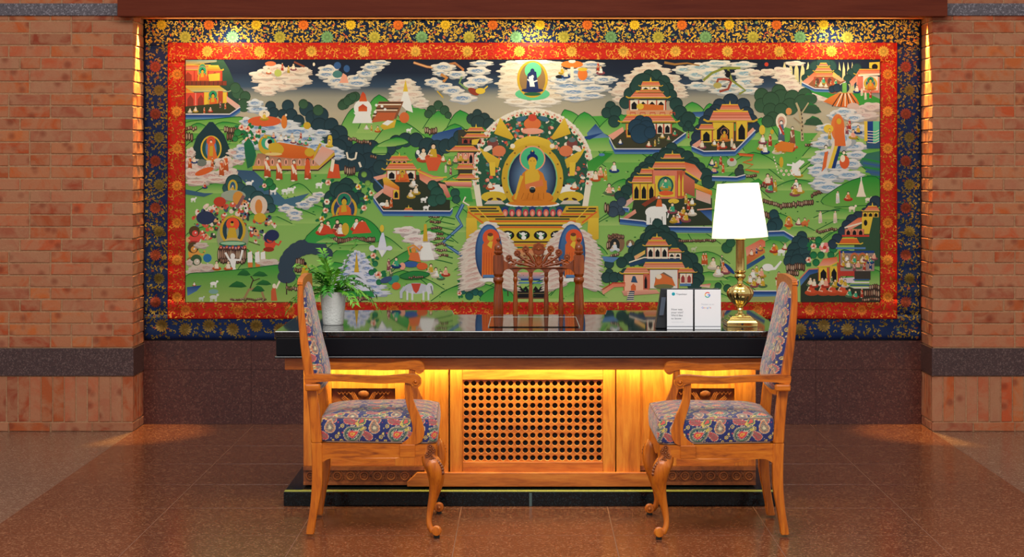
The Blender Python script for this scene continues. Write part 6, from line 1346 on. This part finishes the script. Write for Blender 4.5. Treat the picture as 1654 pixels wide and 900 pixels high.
    pts = [(-.208, zl+.035), (-.208, zl), (-.12, zl-.010), (0, zl-.016), (.12, zl-.010), (.208, zl), (.208, zl+.035), (.1, zl+.016), (0, zl+.010), (-.1, zl+.016)]
    prism(bm, pts, xl-.012, xl+.012, 'x'); obj('lower_rail', bm, WX, t, smooth=40, bevel=.004)
    # upholstered back
    nu, nv = 120, 128; G = {}
    def backx(z):
        ys = 868-z*396; tab = [(455, 485), (507, 486), (560, 492), (610, 500), (650, 505)]
        for (a, b), (c, d) in zip(tab, tab[1:]):
            if ys <= c: return L(b+(d-b)*max(0, (ys-a))/(c-a), 0)[0]
        return L(505, 0)[0]
    zb, ztp = L(0, 634)[1], L(0, 468)[1]
    for side in (0, 1):
        for i in range(nu+1):
            for j in range(nv+1):
                u = -1+2*i/nu; v = j/nv; z = zb+(ztp-zb)*v
                hw = .205-(.05*max(0, v-.8)/.2)**1.0*1.0*.8-.04*max(0, .12-v)/.12
                e = (1-abs(u)**4)*(1-abs(2*v-1)**6); bulge = (.016+.052*(1-v)**.8*1.0)*max(0, e)**.45
                x = backx(z)+.004+(bulge if side else -.006*e)
                zz = z+.02*(1-u*u)*max(0, v-.8)/.2-.012*(1-u*u)*max(0, .2-v)/.2
                G[side, i, j] = (x, u*hw, zz)
    vs = []; fs = []; cl = []; ix = {}
    for k, p in G.items(): ix[k] = len(vs); vs.append(p); cl.append(tcol(p[1]+.5, p[2]*1.0))
    for side in (0, 1):
        for i in range(nu):
            for j in range(nv):
                q = (ix[side, i, j], ix[side, i+1, j], ix[side, i+1, j+1], ix[side, i, j+1]); fs.append(q if side else q[::-1])
    edge = [(i, 0) for i in range(nu)]+[(nu, j) for j in range(nv)]+[(i, nv) for i in range(nu, 0, -1)]+[(0, j) for j in range(nv, 0, -1)]
    for k in range(len(edge)): a, b = edge[k], edge[(k+1) % len(edge)]; fs.append((ix[(0,)+a], ix[(0,)+b], ix[(1,)+b], ix[(1,)+a]))
    me = bpy.data.meshes.new('backrest'); me.from_pydata(vs, [], fs); at = me.color_attributes.new('Col', 'FLOAT_COLOR', 'POINT'); at.data.foreach_set('color', [x for c in cl for x in c])
    for p in me.polygons: p.use_smooth = True
    me.materials.append(M['print']); link('backrest', me, t)
    # seat cushion with piping
    xr, xf = L(520, 0)[0], L(705, 0)[0]; z0, zs = L(0, 716)[1], L(0, 675.5)[1]
    CNT = {}; FINE = .0028
    def ringpts(ins, z, wob=0):
        P_ = []; N_ = 15
        hb, hf = .232-ins, .284-ins; a, b = xr+ins, xf-ins; r = .035
        corners = [(b-r, -hf+r, -PI/2), (b-r, hf-r, 0), (a+.012, hb-.012, PI/2), (a+.012, -hb+.012, PI)]
        rr_l = (r, r, .012, .012); out_ = []
        for (cx, cy, a0), rr2 in zip(corners, rr_l):
            for k in range(5): q = a0+PI/2*k/4; out_.append((cx+rr2*math.cos(q), cy+rr2*math.sin(q)))
        full = []
        for k in range(len(out_)):
            p, q = out_[k], out_[(k+1) % len(out_)]; d_ = math.hypot(p[0]-q[0], p[1]-q[1]); m_ = CNT.setdefault(k, max(1, int(d_/FINE)))
            for s_ in range(m_): full.append((p[0]+(q[0]-p[0])*s_/m_, p[1]+(q[1]-p[1])*s_/m_))
        return [(x, y, z) for x, y in full]
    cxm = (xr+xf)/2; rings = []; cols = []; r0 = ringpts(0, 0); per = [0.0]
    for p, q in zip(r0, r0[1:]): per.append(per[-1]+math.hypot(p[0]-q[0], p[1]-q[1]))
    lv = [(z0+.0006, .010), (z0+.004, .003)]+[(z0+.008+(zs-.006-z0-.008)*k/32, -.004-.004*math.sin(PI*k/32)) for k in range(33)]+[(zs-.002, -.001), (zs+.001, .004)]
    for z, ins in lv:
        rg = ringpts(ins, z); rings.append(rg); cols += [tcol(per[i]*1.0+.03, (z-z0)*1.02+.004) for i in range(len(rg))]
    for k in range(1, 84):
        f = 1-k/84; h = .036*(1-f*f)**.8
        rg = [(cxm+(p[0]-cxm)*f, p[1]*f, zs+.001+h) for p in ringpts(.004, 0)]; rings.append(rg); cols += [tcol(p[0]+.4, p[1]+.42) for p in rg]
    cu = link('seat_cushion', grid_mesh('seat_cushion', rings, cols, M['print']), t)
    bm = bmesh.new(); rp_ = ringpts(-.001, zs-.001)[::6]; rp_.append(rp_[0]); tube(bm, rp_, .0028, 6, up=Vector((0, 0, 1))); rp_ = ringpts(.000, z0+.004)[::6]; rp_.append(rp_[0]); tube(bm, rp_, .0028, 6, up=Vector((0, 0, 1)))
    obj('piping', bm, M['piping'], cu)
    return t
make_armchair('carved honey-wood armchair with paisley cushion at left, in front of potted palm', (-.634, -3.252, .0), math.radians(1.5))
make_armchair('carved honey-wood armchair with paisley cushion at right, in front of brass lamp', (.798, -3.275, .0), math.radians(180.4))
# ================================================================== HIGH-BACKED CHAIR BEHIND THE DESK
DC = 10.12
def cz(py): return CAMH-(py-VY)*DC/F
s_ = DC/F
bc = thing('high_backed_chair', 'dark turned-wood chair with carved fan crest and spindles behind desk', 'chair', ((870-VX)*s_, DC-CAMD, 0))
W = M['back_chair_wood']
hx = (934.5-804.5)/2*s_
prof_ = [(0, 0), (7.5, 0), (7.5, 0)]
def tp(rows): return [(r*s_, z) for r, z in rows]
for sg in (-1, 1):
    x = sg*hx
    rows = [(4.5, .02), (5.5, .10), (7.0, .30), (7.4, .40)]
    bm = lathe(bmesh.new(), [(.012, .001), (.016, .05), (.022, .30), (.024, .44)], loc=(x, 0, 0), n=20); obj('leg', bm, W, bc)
    # front leg
    bm = lathe(bmesh.new(), [(.013, .001), (.018, .05), (.014, .09), (.022, .2), (.024, .40)], loc=(x*1.08, .40, 0), n=20); obj('leg', bm, W, bc)
    bm = lathe(bmesh.new(), [(.024, .4405), (.0245, .52), (.0235, cz(530)), (8.3*s_, cz(515)), (7.9*s_, cz(480)), (6.2*s_, cz(460)), (6.4*s_, cz(457)), (8.2*s_, cz(455)), (8.4*s_, cz(452)), (8.2*s_, cz(449.5)), (6.2*s_, cz(447)), (7.6*s_, cz(445)), (7.8*s_, cz(443))], loc=(x, 0, 0), n=24)
    obj('back_post', bm, W, bc)
    bm = bmesh.new(); r = 8.6*s_
    pts = [(-r*.86, cz(443)), (-r, cz(437)), (-r, cz(415)), (-r*.86, cz(411.5)), (r*.86, cz(411.5)), (r, cz(415)), (r, cz(437)), (r*.86, cz(443))]
    prism(bm, [(x+p[0], p[1]) for p in pts], -r*.8, r*.8, 'y'); obj('post_block', bm, W, bc, smooth=0, bevel=.004)
    bm = lathe(bmesh.new(), [(4*s_, cz(411.5)), (7*s_, cz(409)), (7.3*s_, cz(406.5)), (5.8*s_, cz(405)), (6.6*s_, cz(402)), (6.2*s_, cz(398)), (4*s_, cz(394.5)), (2.2*s_, cz(393)), (2.0*s_, cz(390.5)), (3.4*s_, cz(389)), (3.6*s_, cz(386.5)), (1.6*s_, cz(384))], loc=(x, 0, 0), n=24)
    obj('finial', bm, W, bc)
# spindles
sp = [832.5, 857.3, 882.3, 906.2]
for px in sp:
    x = (px-870)*s_+.0
    bm = lathe(bmesh.new(), [(.011, .475), (.012, .56), (4.2*s_, cz(520)), (4.0*s_, cz(490)), (2.6*s_, cz(460)), (2.5*s_, cz(456)), (3.5*s_, cz(454)), (3.7*s_, cz(451)), (3.4*s_, cz(448.5)), (2.4*s_, cz(447)), (3.2*s_, cz(444)), (3.2*s_, cz(437))], loc=(x, 0, 0), n=16)
    obj('spindle', bm, W, bc)
# arched rail joined to the posts
bm = bmesh.new(); edges_ = [812.6]+sp+[926.4]; top_ = []; low = []
for a, b in zip(edges_, edges_[1:]):
    a2 = a+(3 if a in sp else 0); b2 = b-(3 if b in sp else 0)
    if a in sp: low.append((a2, 440))
    for k in range(9): t_ = k/8; low.append((a2+(b2-a2)*t_, 441-6.5*math.sin(t_*PI)**.6))
up_ = [(926.4, 420), (921, 424), (912, 429.5), (900, 431.5), (870, 432), (840, 431.5), (828, 429.5), (819, 424), (812.6, 420)]
prism(bm, [((x-870)*s_, cz(y)) for x, y in low+up_], -.011, .011, 'y'); rl = obj('arched_rail', bm, W, bc, smooth=40, bevel=.002)
# fan crest of rosettes and leaves
def xz(px, py): return (px-870)*s_, cz(py)
ros = [(822, 417, 5.2), (835.5, 409.5, 5.4), (849, 403, 5.8), (870, 402.5, 10.5), (889.5, 402.5, 5.8), (902.5, 408, 5.6), (916, 415.5, 5.2)]
for px, py, r in ros:
    x, z = xz(px, py); r *= s_; bm = bmesh.new()
    n = 16; outp = [(x+r*(1+.07*math.cos(8*2*PI*k/32))*math.cos(2*PI*k/32), z+r*(1+.07*math.cos(8*2*PI*k/32))*math.sin(2*PI*k/32)) for k in range(32)]
    prism(bm, outp, -.006, .006, 'y'); tube(bm, [(x+r*.8*math.cos(2*PI*k/20), -.007, z+r*.8*math.sin(2*PI*k/20)) for k in range(21)], .0022, 6)
    if r > .025:
        for k in range(9): a = PI*k/8; tube(bm, [(x+r*.25*math.cos(a), -.008, z+r*.25*math.sin(a)), (x+r*.7*math.cos(a), -.007, z+r*.7*math.sin(a))], .003, 6)
    ball(bm, (x, -.007, z), min(r*.42, .008), 1, .9, 1); obj('rosette', bm, W, bc)
bm = bmesh.new()
def stalk(pts, r): tube(bm, [(xz(a, b)[0], -.001+(.002*(k % 2)), xz(a, b)[1]) for k, (a, b) in enumerate(smooth_curve(pts, 4))], r, 7)
for sg in (-1, 1):
    m = lambda v: 870+sg*v
    stalk([(m(0), 432), (m(8), 424), (m(14), 414), (m(20), 408)], 0.0083); stalk([(m(2), 431), (m(16), 424), (m(26), 418), (m(33), 413)], 0.0075); stalk([(m(6), 431), (m(24), 427), (m(36), 424), (m(46), 419)], 0.0075)
    stalk([(m(2), 430), (m(4), 420), (m(8), 412)], 0.0075); stalk([(m(10), 422), (m(16), 420), (m(22), 423), (m(19), 427), (m(14), 426)], 0.0053); stalk([(m(24), 420), (m(30), 421), (m(34), 426), (m(28), 428)], 0.0053)
    stalk([(m(12), 415), (m(18), 413), (m(24), 413)], 0.0045); stalk([(m(34), 424), (m(42), 426), (m(50), 428), (m(56), 424)], 0.0067); stalk([(m(46), 421), (m(52), 424), (m(57), 421)], 0.0045)
    for a, b in ((11, 419), (20, 417), (29, 423), (38, 420), (16, 428), (40, 428)): x, z = xz(m(a), b); ball(bm, (x, -.002, z), .006, 1.4, .5, .8, 8, 6)
stalk([(870, 432), (870, 414)], 0.0105); x, z = xz(870, 425); ball(bm, (x, -.004, z), .012, 1, .6, 1.3)
obj('leaf_carving', bm, W, bc, smooth=60)
bm = bmesh.new(); prism(bm, [(-hx-.03, -.02), (hx+.03, -.02), (hx+.05, .43), (-hx-.05, .43)], .4402, .474, 'z'); obj('seat', bm, W, bc, smooth=0, bevel=.006)
